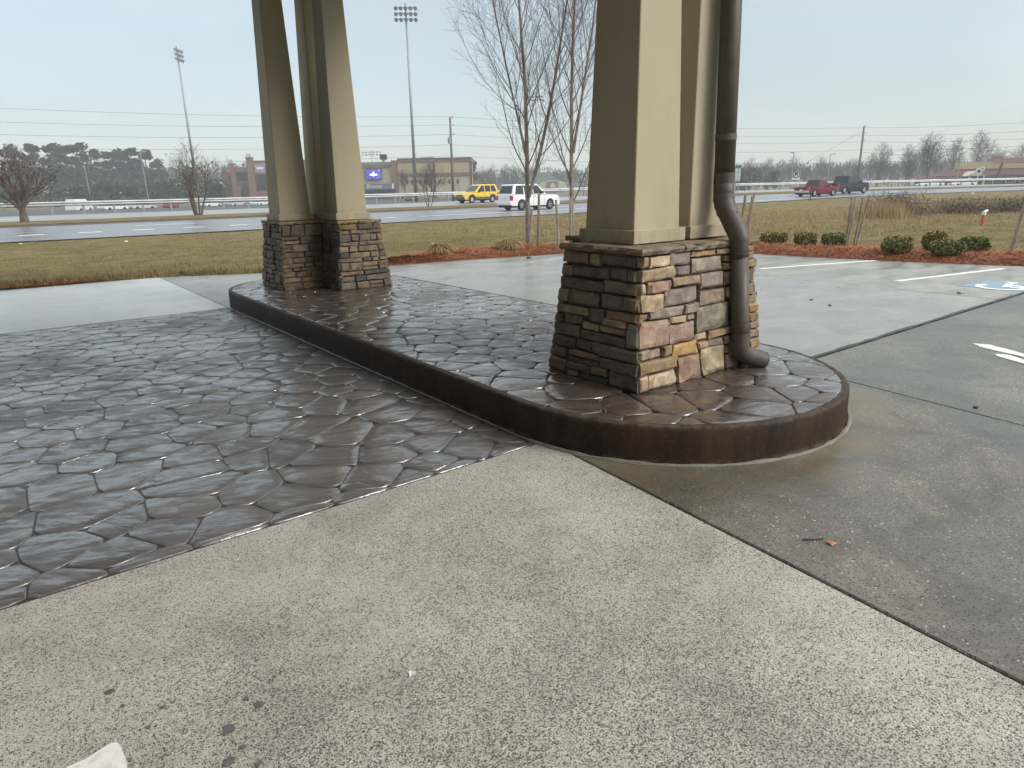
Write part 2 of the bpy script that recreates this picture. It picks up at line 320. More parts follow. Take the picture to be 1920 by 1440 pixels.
# ------------------------------------------------------------------ geometry helpers
class MB:
    """collects shapes into one mesh"""
    def __init__(s): s.v = []; s.f = []; s.mi = []
    def add(s, vs, fs, mi=0):
        o = len(s.v); s.v += [tuple(p) for p in vs]; s.f += [tuple(o + i for i in f) for f in fs]; s.mi += [mi] * len(fs); return s
    def box(s, lo, hi, mi=0):
        x0, y0, z0 = lo; x1, y1, z1 = hi
        return s.add([(x0, y0, z0), (x1, y0, z0), (x1, y1, z0), (x0, y1, z0), (x0, y0, z1), (x1, y0, z1), (x1, y1, z1), (x0, y1, z1)],
                     [(0, 3, 2, 1), (4, 5, 6, 7), (0, 1, 5, 4), (1, 2, 6, 5), (2, 3, 7, 6), (3, 0, 4, 7)], mi)
    def prism(s, poly, z0, z1, poly1=None, mi=0, bottom=True):
        n = len(poly); p1 = poly1 or poly
        vs = [(x, y, z0) for x, y in poly] + [(x, y, z1) for x, y in p1]
        fs = [(i, (i + 1) % n, n + (i + 1) % n, n + i) for i in range(n)] + [tuple(range(n, 2 * n))]
        if bottom: fs.append(tuple(reversed(range(n))))
        return s.add(vs, fs, mi)
    def tube(s, pts, rad, sides=8, mi=0, caps=True):
        pts = [Vector(p) for p in pts]; n = len(pts)
        if not hasattr(rad, '__len__'): rad = [rad] * n
        vs = []; fs = []; ref = None
        for i, p in enumerate(pts):
            d = (pts[min(i + 1, n - 1)] - pts[max(i - 1, 0)]).normalized()
            if ref is None: ref = Vector((1, 0, 0)) if abs(d.x) < 0.8 else Vector((0, 1, 0))
            a = (ref - d * ref.dot(d)).normalized(); b = d.cross(a); ref = a
            for k in range(sides):
                t = 2 * math.pi * k / sides
                vs.append(p + (a * math.cos(t) + b * math.sin(t)) * rad[i])
        for i in range(n - 1):
            for k in range(sides):
                k2 = (k + 1) % sides
                fs.append((i * sides + k, i * sides + k2, (i + 1) * sides + k2, (i + 1) * sides + k))
        if caps:
            fs.append(tuple(reversed(range(sides)))); fs.append(tuple(range((n - 1) * sides, n * sides)))
        return s.add(vs, fs, mi)
    def quad(s, a, b, c, d, mi=0): return s.add([a, b, c, d], [(0, 1, 2, 3)], mi)
    def mesh(s, name, mats, smooth=False):
        me = bpy.data.meshes.new(name); me.from_pydata(s.v, [], s.f)
        for m in (mats if isinstance(mats, (list, tuple)) else [mats]): me.materials.append(m)
        if len(me.materials) > 1: me.polygons.foreach_set('material_index', s.mi)
        if smooth: me.polygons.foreach_set('use_smooth', [True] * len(me.polygons))
        me.update(); return me
    def build(s, name, mats, parent=None, smooth=False, loc=None, bevel=0.0, **kw):
        return ob(name, s.mesh(name, mats, smooth), parent, loc, bevel, **kw)
def ob(name, me, parent=None, loc=None, bevel=0.0, kind=None, label=None, cat=None, group=None):
    o = bpy.data.objects.new(name, me); COL.objects.link(o)
    if loc is not None: o.location = loc
    if parent is not None: o.parent = parent
    if bevel:
        md = o.modifiers.new('bevel', 'BEVEL'); md.width = bevel; md.segments = 2; md.limit_method = 'ANGLE'; md.angle_limit = R(35)
    return tag(o, label, cat, group, kind)
def tag(o, label=None, cat=None, group=None, kind=None):
    if label: o['label'] = label
    if cat: o['category'] = cat
    if group: o['group'] = group
    if kind: o['kind'] = kind
    return o
def thing(name, label, cat, loc=(0, 0, 0), rz=0.0, group=None, scale=1.0):
    o = bpy.data.objects.new(name, None); COL.objects.link(o); o.location = loc; o.rotation_euler = (0, 0, rz); o.scale = (scale,) * 3
    o.empty_display_size = 0.2
    return tag(o, label, cat, group)
def kids(o): return [c for c in bpy.data.objects if c.parent == o]
def copy_tree(o, parent=None):
    c = o.copy(); COL.objects.link(c)
    if parent is not None: c.parent = parent
    for ch in list(o.children): copy_tree(ch, c)
    return c
def ss(a, b, x):
    t = min(1.0, max(0.0, (x - a) / (b - a))); return t * t * (3 - 2 * t)
def tri_cloud(name, tris, mat, parent=None, **kw):
    """tris: (n,3,3) array -> one mesh of loose triangles"""
    n = len(tris); me = bpy.data.meshes.new(name)
    me.vertices.add(n * 3); me.vertices.foreach_set('co', np.asarray(tris, np.float32).reshape(-1))
    me.loops.add(n * 3); me.loops.foreach_set('vertex_index', np.arange(n * 3, dtype=np.int32))
    me.polygons.add(n); me.polygons.foreach_set('loop_start', np.arange(0, n * 3, 3, dtype=np.int32))
    me.materials.append(mat); me.update(calc_edges=True)
    return ob(name, me, parent, **kw)
def quad_cloud(name, quads, mat, parent=None, **kw):
    n = len(quads); me = bpy.data.meshes.new(name)
    me.vertices.add(n * 4); me.vertices.foreach_set('co', np.asarray(quads, np.float32).reshape(-1))
    me.loops.add(n * 4); me.loops.foreach_set('vertex_index', np.arange(n * 4, dtype=np.int32))
    me.polygons.add(n); me.polygons.foreach_set('loop_start', np.arange(0, n * 4, 4, dtype=np.int32))
    me.materials.append(mat); me.update(calc_edges=True)
    if parent is False: return me
    return ob(name, me, parent, **kw)
def clip(poly, a, b, c):
    """keep the side a*x+b*y<=c"""
    out = []; n = len(poly)
    for i in range(n):
        p, q_ = poly[i], poly[(i + 1) % n]
        dp = a * p[0] + b * p[1] - c; dq = a * q_[0] + b * q_[1] - c
        if dp <= 0: out.append(p)
        if (dp < 0 < dq) or (dq < 0 < dp):
            t = dp / (dp - dq); out.append((p[0] + (q_[0] - p[0]) * t, p[1] + (q_[1] - p[1]) * t))
    return out
def area(p): return 0.5 * sum(p[i][0] * p[(i + 1) % len(p)][1] - p[(i + 1) % len(p)][0] * p[i][1] for i in range(len(p)))
def offset(poly, d):
    """move every edge of a CCW polygon outwards by d"""
    n = len(poly); out = []
    for i in range(n):
        p0, p1, p2 = poly[i - 1], poly[i], poly[(i + 1) % n]
        e1 = Vector((p1[0] - p0[0], p1[1] - p0[1])).normalized(); e2 = Vector((p2[0] - p1[0], p2[1] - p1[1])).normalized()
        n1 = Vector((e1.y, -e1.x)); n2 = Vector((e2.y, -e2.x))
        k = 1 + n1.dot(n2); v = (n1 + n2) / max(k, 0.3)
        out.append((p1[0] + v.x * d, p1[1] + v.y * d))
    return out
def chaikin(p, k=0.22):
    out = []; n = len(p)
    for i in range(n):
        a, b = p[i], p[(i + 1) % n]
        out.append((a[0] + (b[0] - a[0]) * k, a[1] + (b[1] - a[1]) * k)); out.append((a[0] + (b[0] - a[0]) * (1 - k), a[1] + (b[1] - a[1]) * (1 - k)))
    return out

# ------------------------------------------------------------------ ground, road, lawn
EDGE = [(-60, 15.3), (-8, 15.2), (-0.1, 15.12), (2.53, 15.05), (4.45, 14.08), (6.94, 13.50), (9.5, 13.02), (11.2, 12.55), (12.8, 11.5), (13.85, 10.1),
        (14.25, 8.5), (14.6, 6.2), (15.25, 4.2), (16.2, 1.8), (17.6, -2.0), (20.0, -8.0), (22.0, -16.0)]
def ynear(x): return 31.4 - 0.002 * max(0.0, min(x, 200) - 30) ** 2
SX = [-40, -14, -7, -2, 0, 12, 12.3, 16.7, 17, 28, 29.5, 38, 70, 2000]
SZ = [0, 0, -.12, -.05, 0, .1, .22, .24, .2, .3, .32, -.35, -.6, -.6]
def hgt(x, y):
    s = y - ynear(x)
    return float(np.interp(s, SX, SZ)) + .3 * ss(25, 75, x) * ss(-14, 0, s) * (1 - ss(32, 70, s))
ES = [(np.array(EDGE[i]), np.array(EDGE[i + 1])) for i in range(len(EDGE) - 1)]
def edge_dist(x, y):
    """signed distance to the edge of the concrete: + on the lawn side"""
    best = 1e9; sg = 1
    for a, b in ES:
        d = b - a; L2 = d @ d; t = max(0, min(1, ((x - a[0]) * d[0] + (y - a[1]) * d[1]) / L2))
        px, py = a[0] + d[0] * t, a[1] + d[1] * t; dd = math.hypot(x - px, y - py)
        if dd < best:
            best = dd; sg = 1 if (d[0] * (y - a[1]) - d[1] * (x - a[0])) > 0 else -1
    return best * sg
def lawn_z(x, y):
    if -70 < x < 40 and -20 < y < 30:
        d = edge_dist(x, y); k = ss(-0.25, 0.45, d)
    else: k = 1.0
    return hgt(x, y) * 1.0 + (-0.09) * (1 - k) + 0.02 * k + (0.03 * mnoise.noise((x * .35, y * .35, 0)) + 0.02 * mnoise.noise((x * 1.3, y * 1.3, 4))) * k
def axis(*segs):
    out = []
    for a, b, st in segs: out += list(np.arange(a, b, st))
    return out + [segs[-1][1]]
gx = axis((-520, -120, 40), (-120, -30, 10), (-30, -4, 2), (-4, 45, 0.7), (45, 110, 2.5), (110, 200, 8), (200, 560, 40))
gy = axis((-220, -20, 40), (-20, -4, 4), (-4, 32, 0.7), (32, 62, 1.0), (62, 110, 6), (110, 560, 45))
mb = MB(); nx, ny = len(gx), len(gy)
def is_road(x, y):
    s = y - ynear(x); return -1.0 < s < 30
mb.v = [(x, y, (lawn_z(x, y) if not is_road(x, y) else hgt(x, y) - 0.03)) for y in gy for x in gx]
mb.f = [(j * nx + i, j * nx + i + 1, (j + 1) * nx + i + 1, (j + 1) * nx + i) for j in range(ny - 1) for i in range(nx - 1)]; mb.mi = [0] * len(mb.f)
mb.build('ground', MT['lawn'], smooth=True, kind='structure')

def strip(name, s0, s1, mat, dz, x0=-140, x1=190, step=4.0, kind='structure', parent=None, ns=None):
    ns = ns or max(1, int(abs(s1 - s0) / 1.5)); xs = np.arange(x0, x1 + 0.01, step); m = MB(); n = ns + 1
    for x in xs:
        dy = -0.004 * max(0, x - 30); L = math.hypot(1, dy); nxn, nyn = -dy / L, 1 / L
        for k in range(n):
            s = s0 + (s1 - s0) * k / ns; X = x + nxn * s * 0; Y = ynear(x) + s
            m.v.append((X, Y, hgt(X, Y) + dz))
    for i in range(len(xs) - 1):
        for k in range(ns): m.f.append((i * n + k, (i + 1) * n + k, (i + 1) * n + k + 1, i * n + k + 1)); m.mi.append(0)
    return m.build(name, mat, parent, smooth=True, kind=kind)
road = strip('road', 0, 12.05, MT['road'], 0.012)
road2 = strip('road', 16.95, 28.2, MT['road_far'], 0.014)
strip('parking_lot', 33, 125, simple('dark_lot_asphalt', (0.045, 0.045, 0.047), 0.6), 0.05, ns=30)
strip('median', 12.2, 16.8, MT['lawn'], 0.045)
strip('kerb', 12.0, 12.22, MT['road_edge'], 0.03, ns=1)
strip('kerb', 16.78, 16.98, MT['road_edge'], 0.03, ns=1)
def dash(x0, x1, s, w=0.45, parent=road, name='lane_dash'):
    m = MB()
    xs = np.linspace(x0, x1, max(2, int((x1 - x0) / 4) + 1))
    for x in xs:
        for d in (-w / 2, w / 2): y = ynear(x) + s + d; m.v.append((x, y, hgt(x, y) + 0.02))
    for i in range(len(xs) - 1): m.f.append((2 * i, 2 * i + 2, 2 * i + 3, 2 * i + 1)); m.mi.append(0)
    return m.build(name, MT['white_line'], parent)
for k in range(-6, 9): dash(1.0 + 2.15 * k, 1.9 + 2.15 * k, 4.0 + 0.06 * k)
dash(20.5, 41.5, 4.4, 0.32, name='lane_line')
dash(41.9, 44.6, 2.6, 0.36, name='lane_line')
for a, b in ((46, 52), (56, 63), (68, 76), (80, 88)): dash(a, b, 4.4, 0.32, name='lane_line')
dash(47, 66, 1.6, 0.32, name='lane_line')
for k in range(-3, 14): dash(-12 + 9 * k, -9 + 9 * k, 8.2, 0.3)
for k in range(-3, 14): dash(-9 + 9 * k, -6 + 9 * k, 22.5, 0.3, road2)

# concrete slabs with real joints over a dark base
base = MB(); base.prism([(p[0], p[1]) for p in reversed(EDGE)] + [(-60, -16)], -0.30, -0.055)
pave = base.build('concrete_paving', MT['subgrade'], kind='structure')
BIG = [(-60, -16), (22, -16)] + [(p[0], p[1]) for p in reversed(EDGE[:-1])]
def ccw(p): return p if area(p) > 0 else list(reversed(p))
def edge_poly(x0, x1, y0):
    """part of the paved area between x0 and x1, above y0, up to the lawn edge"""
    pts = []
    for i in range(len(EDGE) - 1):
        a, b = EDGE[i], EDGE[i + 1]
        pts.append(a)
    pts.append(EDGE[-1])
    p = ccw([(-60, -16)] + [EDGE[-1]] + list(reversed(EDGE[:-1])))
    p = clip(p, -1, 0, -x0); p = clip(p, 1, 0, x1); p = clip(p, 0, -1, -y0)
    return p
def slab(poly, mat, name='slab', top=0.0, label=None):
    m = MB(); p = ccw(poly); n = len(p); inn = offset(p, -0.006)
    vs = [(x, y, -0.25) for x, y in p] + [(x, y, top - 0.006) for x, y in p] + [(x, y, top) for x, y in inn]
    fs = [(i, (i + 1) % n, n + (i + 1) % n, n + i) for i in range(n)] + [(n + i, n + (i + 1) % n, 2 * n + (i + 1) % n, 2 * n + i) for i in range(n)] + [tuple(range(2 * n, 3 * n))]
    m.add(vs, fs); o = m.build(name, mat, pave)
    if label: o['label'] = label
    return o
JX = 2.57
def jx(y): return 2.63 + 0.083 * (y - 2.87)      # long saw joint running away to the right of the camera
def jx2(y): return 5.45 + 0.14 * (y - 2.55)
slab([(-20, -8.5), (jx(-8.5) - .007, -8.5), (jx(3.13) - .007, 3.13), (-20, 3.13)], MT['conc_front'], label='pale speckled exposed aggregate slab in the foreground')
slab([(jx(-8.5) + .007, -8.5), (jx2(-8.5) - .006, -8.5), (jx2(3.13) - .006, 3.13), (jx(3.13) + .007, 3.13)], MT['conc_damp'], label='dark damp slab round the front of the island')
p3 = [(jx2(-8.5) + .006, -8.5)]
q3 = clip(clip(ccw([(-60, -16), EDGE[-1]] + list(reversed(EDGE[:-1]))), 0, 1, 3.10), 0, -1, 8.5)
q3 = clip(q3, -1, 0.14, -(jx2(0) + .006))
slab(q3, MT['conc_side'], label='speckled slab right of the damp one')
slab([p for p in edge_poly(-60, JX - .006, 10.17)], MT['conc_pale'], label='pale wet slab beyond the stamped driveway')
slab([p for p in edge_poly(JX + .006, 10.80, 3.17)], MT['conc_wet'], label='wet grey slab behind the island')
slab([p for p in edge_poly(10.812, 40, 3.17)], MT['conc_bay'], label='stained slab carrying the parking bays')
jf = MB(); jn = 60
jr = random.Random(3)
jt = [(5.2 + (15.3 - 5.2) * i / jn, 3.135 - 0.024 + jr.uniform(-.012, .012), 3.135 + 0.026 + jr.uniform(-.012, .012)) for i in range(jn + 1)]
jf.v = [(x, y, 0.006) for x, a, b in jt for y in (a, b)]
jf.f = [(2 * i, 2 * i + 2, 2 * i + 3, 2 * i + 1) for i in range(jn)]; jf.mi = [0] * jn
jf.build('joint_filler', MT['joint'], pave)

# ------------------------------------------------------------------ stamped stones
def cells(region, spacing, seed, elong=1.0):
    """jittered hexagonal seeds -> Voronoi cells clipped to a convex region"""
    r = random.Random(seed)
    xs = [p[0] for p in region]; ys = [p[1] for p in region]; S = []
    sx, sy = spacing * elong, spacing * 0.87
    j = 0; y = min(ys) - spacing
    while y < max(ys) + spacing:
        x = min(xs) - spacing + (sx / 2 if j % 2 else 0)
        while x < max(xs) + spacing:
            S.append((x + r.uniform(-.33, .33) * sx, y + r.uniform(-.33, .33) * sy)); x += sx
        y += sy; j += 1
    S = [p for p in S if r.random() > 0.07]
    A = np.array(S); out = []
    for i, p in enumerate(S):
        poly = list(region); d2 = ((A - A[i]) ** 2).sum(1); near = np.argsort(d2)[1:26]
        for k in near:
            q_ = S[k]; a, b = q_[0] - p[0], q_[1] - p[1]; c = a * (p[0] + q_[0]) / 2 + b * (p[1] + q_[1]) / 2
            poly = clip(poly, a, b, c)
            if len(poly) < 3: break
        if len(poly) >= 3 and area(ccw(poly)) > 0.006: out.append(ccw(poly))
    return out
def clean(p, eps=0.02):
    out = []
    for q_ in p:
        if not out or math.hypot(q_[0] - out[-1][0], q_[1] - out[-1][1]) > eps: out.append(q_)
    while len(out) > 3 and math.hypot(out[0][0] - out[-1][0], out[0][1] - out[-1][1]) < eps: out.pop()
    return out
def pav_stone(m, poly, top, r, gap=0.004, relief=0.0028, tilt=0.008, low=0.03, keep=None):
    p = clean(poly)
    if len(p) < 3: return
    p = offset(p, -gap / 2)
    if area(p) < 0.004: return
    p = chaikin(p, 0.14)
    n = len(p); cx_ = sum(q_[0] for q_ in p) / n; cy_ = sum(q_[1] for q_ in p) / n
    tx, ty = r.uniform(-tilt, tilt), r.uniform(-tilt, tilt)
    def z(x, y, b): return top + b + tx * (x - cx_) + ty * (y - cy_)
    def shr(k): return [(cx_ + (x - cx_) * k, cy_ + (y - cy_) * k) for x, y in p]
    p1 = offset(p, -0.009); p2 = shr(0.52)
    vs = [(x, y, top - low) for x, y in p] + [(x, y, z(x, y, -0.0038)) for x, y in p] + [(x, y, z(x, y, 0)) for x, y in p1]
    vs += [(x, y, z(x, y, r.uniform(-relief * .3, relief))) for x, y in p2] + [(cx_, cy_, z(cx_, cy_, r.uniform(0, relief)))]
    fs = []
    for L in range(3): fs += [(L * n + i, L * n + (i + 1) % n, (L + 1) * n + (i + 1) % n, (L + 1) * n + i) for i in range(n)]
    fs += [(3 * n + i, 3 * n + (i + 1) % n, 4 * n) for i in range(n)]
    m.add(vs, fs)
sr = random.Random(11)
drive_base = MB(); drive_base.prism([(-18, 3.142), (JX - .006, 3.142), (JX - .006, 10.155), (-18, 10.155)], -0.25, -0.0075)
drive = drive_base.build('stamped_driveway', MT['grout'], kind='structure')
far_left = MB(); n_st = 0
for poly in cells([(-9, 3.146), (JX - .01, 3.146), (JX - .01, 10.15), (-9, 10.15)], 0.295, 21, 1.18):
    cxm = sum(p[0] for p in poly) / len(poly)
    if cxm > -0.5:
        m = MB(); pav_stone(m, poly, 0.0, sr)
        if m.v: m.build('stamped_stone', MT['stamp_drive'], drive, smooth=True); n_st += 1
    else: pav_stone(far_left, poly, 0.0, sr)
fl = far_left.build('stamped_stones', MT['stamp_drive'], drive, smooth=True, kind='stuff')

# island: kerb body and stamped top
IX, IY0, IY1, IR = 3.92, 3.28, 9.95, 1.335
def capsule(r, n=28):
    a = [(IX + r * math.cos(t), IY0 + r * math.sin(t)) for t in np.linspace(math.pi, 2 * math.pi, n)]
    b = [(IX + r * math.cos(t), IY1 + r * math.sin(t)) for t in np.linspace(0, math.pi, n)]
    return a + b
m = MB(); rings = [(IR + .012, -0.05), (IR + .004, 0.012), (IR, 0.10), (IR - .002, 0.224), (IR - 0.007, 0.2335), (IR - 0.017, 0.2375), (IR - 0.06, 0.2375), (IR - 0.10, 0.224)]
cps = [capsule(r) for r, z in rings]; n = len(cps[0]); ir = random.Random(5)
for (r, z), c in zip(rings, cps):
    for x, y in c:
        w = 0.004 * mnoise.noise((x * 3, y * 3, z * 5)); m.v.append((x + w, y + w, z + 0.003 * mnoise.noise((x * 6, y * 6, 1))))
for L in range(len(rings) - 1):
    m.f += [(L * n + i, L * n + (i + 1) % n, (L + 1) * n + (i + 1) % n, (L + 1) * n + i) for i in range(n)]
m.f.append(tuple(range((len(rings) - 1) * n, len(rings) * n))); m.mi = [0] * len(m.f)
island = m.build('concrete_island', [MT['kerb']], smooth=True, kind='structure', label='raised dark brown concrete island with rounded ends')
itop = MB()
for poly in cells(capsule(IR - 0.045, 16), 0.315, 33, 1.14):
    m = MB(); pav_stone(m, poly, 0.2395, sr, gap=0.004, relief=0.002, tilt=0.005, low=0.018)
    if m.v: m.build('stamped_stone', MT['stamp_top'], island, smooth=True)
# mortar bead where the island meets the slab
bd = MB(); pts = [(IX + (IR + .02) * math.cos(t), IY0 + (IR + .02) * math.sin(t), 0.002) for t in np.linspace(math.pi * 1.02, 2.1 * math.pi, 60)]
bd.tube(pts, [0.008 + 0.010 * ir.random() for _ in pts], 6)
bd.build('mortar_bead', simple('pale_mortar', (0.23, 0.215, 0.17), 0.8, bump=0.6, bscale=60), island)

# ------------------------------------------------------------------ pillars
Z0, Z1, INS = 0.238, 1.15, 0.09
PAL = [(0.235, 0.185, 0.125), (0.19, 0.15, 0.11), (0.28, 0.205, 0.125), (0.165, 0.135, 0.112), (0.25, 0.19, 0.145), (0.22, 0.18, 0.135), (0.14, 0.118, 0.10), (0.31, 0.24, 0.16)]
OCH = (0.35, 0.235, 0.105); PNK = (0.305, 0.215, 0.170); PAL2 = (0.37, 0.31, 0.225); GRY = (0.225, 0.20, 0.17); CHA = (0.085, 0.078, 0.072)
class Face:
    def __init__(s, a, b, e0, e1):
        s.a = Vector((a[0], a[1], 0)); d = Vector((b[0] - a[0], b[1] - a[1], 0)); s.W = d.length; s.t = d.normalized(); s.n = Vector((s.t.y, -s.t.x, 0)); s.e0 = e0; s.e1 = e1
    def p(s, u, z, d):
        k = (z - Z0) / (Z1 - Z0) * INS
        lo = s.e0 * k; hi = s.W - s.e1 * k
        w = s.a + s.t * (lo + (hi - lo) * u / s.W) + s.n * (-k + d); return (w.x, w.y, z)
def ledge_stone(face, u0, u1, z0, z1, parent, col, r, proud=None):
    g_ = 0.0015; pr = r.uniform(0.0, 0.020) if proud is None else proud
    u0 += g_; u1 -= g_; z0 += g_; z1 -= g_
    if u1 - u0 < 0.02 or z1 - z0 < 0.012: return
    ju = min(0.013, (u1 - u0) * .14); jz = min(0.011, (z1 - z0) * .16)
    C = [(u0 + r.uniform(0, ju), z0 + r.uniform(-jz * .3, jz)), (u1 - r.uniform(0, ju), z0 + r.uniform(-jz * .3, jz)), (u1 - r.uniform(0, ju), z1 - r.uniform(-jz * .3, jz)), (u0 + r.uniform(0, ju), z1 - r.uniform(-jz * .3, jz))]
    nu = 5 if u1 - u0 > 0.16 else 4; nz = 4
    def bil(a, b):
        x = [(C[0][i] * (1 - a) + C[1][i] * a) * (1 - b) + (C[3][i] * (1 - a) + C[2][i] * a) * b for i in (0, 1)]; return x
    vs = []; ch = 0.0055
    seed = r.random() * 100
    for j in range(nz):
        for i in range(nu):
            a, b = i / (nu - 1), j / (nz - 1); u, z = bil(a, b)
            edge = i in (0, nu - 1) or j in (0, nz - 1)
            d = pr + 0.019 * mnoise.noise((u * 9 + seed, z * 11, seed)) + r.uniform(-.0035, .0035)
            if edge:
                d -= ch + r.uniform(0, 0.006)
                u += r.uniform(-.004, .004); z += r.uniform(-.003, .003)
            elif True:
                # push the inner ring towards the border so the face is broad and the arris tight
                ea = 0.10 if i == 1 else (0.90 if i == nu - 2 else a); eb = 0.16 if j == 1 else (0.84 if j == nz - 2 else b)
                u, z = bil(ea, eb)
            vs.append(face.p(u, z, d))
    fs = [(j * nu + i, j * nu + i + 1, (j + 1) * nu + i + 1, (j + 1) * nu + i) for j in range(nz - 1) for i in range(nu - 1)]
    per = list(range(nu)) + [j * nu + nu - 1 for j in range(1, nz)] + [(nz - 1) * nu + i for i in range(nu - 2, -1, -1)] + [j * nu for j in range(nz - 2, 0, -1)]
    o0 = len(vs)
    for k in per:
        i, j = k % nu, k // nu; u, z = bil(i / (nu - 1), j / (nz - 1)); vs.append(face.p(u, z, -0.045))
    npz = len(per)
    fs += [(per[(k + 1) % npz], per[k], o0 + k, o0 + (k + 1) % npz) for k in range(npz)]
    m = MB(); m.add(vs, fs); o = m.build('stone', MT['stone'], parent)
    v = r.uniform(0.82, 1.18); o.color = (col[0] * v, col[1] * v, col[2] * v, 1)
    return o
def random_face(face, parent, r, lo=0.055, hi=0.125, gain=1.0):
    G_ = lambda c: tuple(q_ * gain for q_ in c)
    z = Z0
    while z < Z1 - 0.02:
        h = r.uniform(lo, hi)
        if Z1 - z - h < lo: h = Z1 - z
        u = 0.0
        while u < face.W - 0.005:
            w = r.uniform(0.12, 0.40) if h < 0.09 else r.uniform(0.12, 0.30)
            if face.W - u - w < 0.09: w = face.W - u
            if h > 0.10 and r.random() < 0.22 and w > 0.14:
                k = r.uniform(.4, .6); c1, c2 = r.choice(PAL), r.choice(PAL)
                ledge_stone(face, u, u + w, z, z + h * k, parent, G_(c1), r); ledge_stone(face, u, u + w, z + h * k, z + h, parent, G_(c2), r)
            else:
                c = r.choice(PAL); x = r.random()
                if x < .02: c = OCH
                elif x < .07: c = PNK
                elif x < .17: c = CHA
                ledge_stone(face, u, u + w, z, z + h, parent, G_(c), r)
            u += w
        z += h
# stones of the two faces seen close up: (start, end along the face, bottom, top)
LEFT = [(3.733, 3.492, 1.06, 1.151), (3.485, 3.369, 1.055, 1.157), (3.367, 3.045, 1.067, 1.165), (3.754, 3.657, 0.96, 1.043), (3.656, 3.281, 0.967, 1.051), (3.277, 3.106, 0.979, 1.057), (3.102, 3.022, 0.976, 1.058), (3.759, 3.325, 0.872, 0.956), (3.318, 3.011, 0.879, 0.97), (3.788, 3.681, 0.768, 0.869), (3.679, 3.364, 0.762, 0.878), (3.345, 3.128, 0.771, 0.877), (3.123, 2.997, 0.774, 0.877), (3.809, 3.453, 0.694, 0.758), (3.447, 3.297, 0.658, 0.763), (3.289, 2.986, 0.708, 0.768), (3.803, 3.72, 0.618, 0.691), (3.713, 3.509, 0.612, 0.689), (3.504, 3.331, 0.60, 0.654), (3.297, 3.075, 0.658, 0.705), (3.809, 3.532, 0.525, 0.612), (3.525, 3.075, 0.523, 0.60), (3.328, 3.077, 0.604, 0.654), (3.065, 2.971, 0.533, 0.702), (3.834, 3.57, 0.441, 0.522), (3.574, 3.392, 0.441, 0.519), (3.385, 2.956, 0.44, 0.526), (3.831, 3.633, 0.353, 0.436), (3.622, 3.293, 0.389, 0.437), (3.628, 3.293, 0.346, 0.386), (3.289, 2.942, 0.355, 0.437), (3.843, 3.629, 0.24, 0.349), (3.623, 3.368, 0.288, 0.343), (3.361, 3.201, 0.295, 0.352), (3.624, 3.501, 0.24, 0.285), (3.495, 3.201, 0.24, 0.290), (3.192, 2.922, 0.24, 0.352)]
RIGHT = [(3.325, 3.42, 1.073, 1.15), (3.435, 3.65, 1.063, 1.15), (3.655, 3.87, 1.064, 1.15), (3.875, 4.16, 1.10, 1.15), (4.165, 4.338, 1.10, 1.15), (3.319, 3.701, 0.975, 1.066), (3.707, 3.876, 0.986, 1.060), (3.882, 4.242, 0.986, 1.096), (4.25, 4.36, 1.04, 1.095), (4.25, 4.36, 0.98, 1.035), (3.314, 3.403, 0.90, 0.972), (3.408, 3.651, 0.897, 0.972), (3.655, 3.958, 0.914, 0.982), (3.968, 4.24, 0.872, 0.982), (3.309, 3.566, 0.775, 0.894), (3.574, 3.946, 0.79, 0.908), (3.954, 4.268, 0.752, 0.867), (3.303, 3.414, 0.722, 0.770), (3.419, 3.781, 0.717, 0.786), (3.784, 3.943, 0.715, 0.784), (3.619, 3.808, 0.664, 0.713), (3.809, 3.907, 0.667, 0.712), (3.912, 4.311, 0.562, 0.748), (4.272, 4.36, 0.77, 0.86), (4.25, 4.36, 0.875, 0.975), (3.297, 3.613, 0.535, 0.716), (3.621, 3.905, 0.527, 0.660), (3.911, 4.048, 0.502, 0.558), (4.053, 4.327, 0.502, 0.558), (3.288, 3.401, 0.455, 0.53), (3.404, 3.544, 0.455, 0.523), (3.549, 3.639, 0.455, 0.525), (3.652, 3.925, 0.425, 0.522), (3.931, 4.046, 0.442, 0.497), (4.05, 4.234, 0.442, 0.497), (4.238, 4.33, 0.43, 0.497), (3.29, 3.69, 0.358, 0.450), (3.696, 3.963, 0.242, 0.421), (3.967, 4.249, 0.242, 0.437), (4.255, 4.325, 0.358, 0.425), (4.253, 4.409, 0.242, 0.352), (3.283, 3.383, 0.242, 0.354), (3.388, 3.690, 0.242, 0.354)]
LC = {7: (0.12, .1, .085), 15: PAL[2], 25: CHA, 24: CHA, 26: (0.16, .14, .12), 4: (0.13, .11, .10), 5: (0.12, .105, .10), 23: (0.22, .205, .185), 35: CHA}
RC = {0: PAL[7], 1: PAL2, 2: GRY, 3: (0.32, .22, .12), 5: PAL[7], 7: GRY, 10: PAL2, 11: PNK, 12: PAL[4], 13: GRY, 14: PAL[7], 15: (0.24, .21, .185), 16: PAL[5], 18: GRY, 19: GRY, 22: (0.19, .175, .14),
      25: PNK, 26: (0.26, .185, .155), 27: PAL2, 28: (0.27, .19, .13), 29: PAL2, 30: (0.26, .2, .16), 32: OCH, 33: (0.27, .19, .13), 36: (0.255, .185, .105), 37: (0.285, .205, .155), 38: PAL2, 41: PNK, 42: PAL2, 34: GRY}
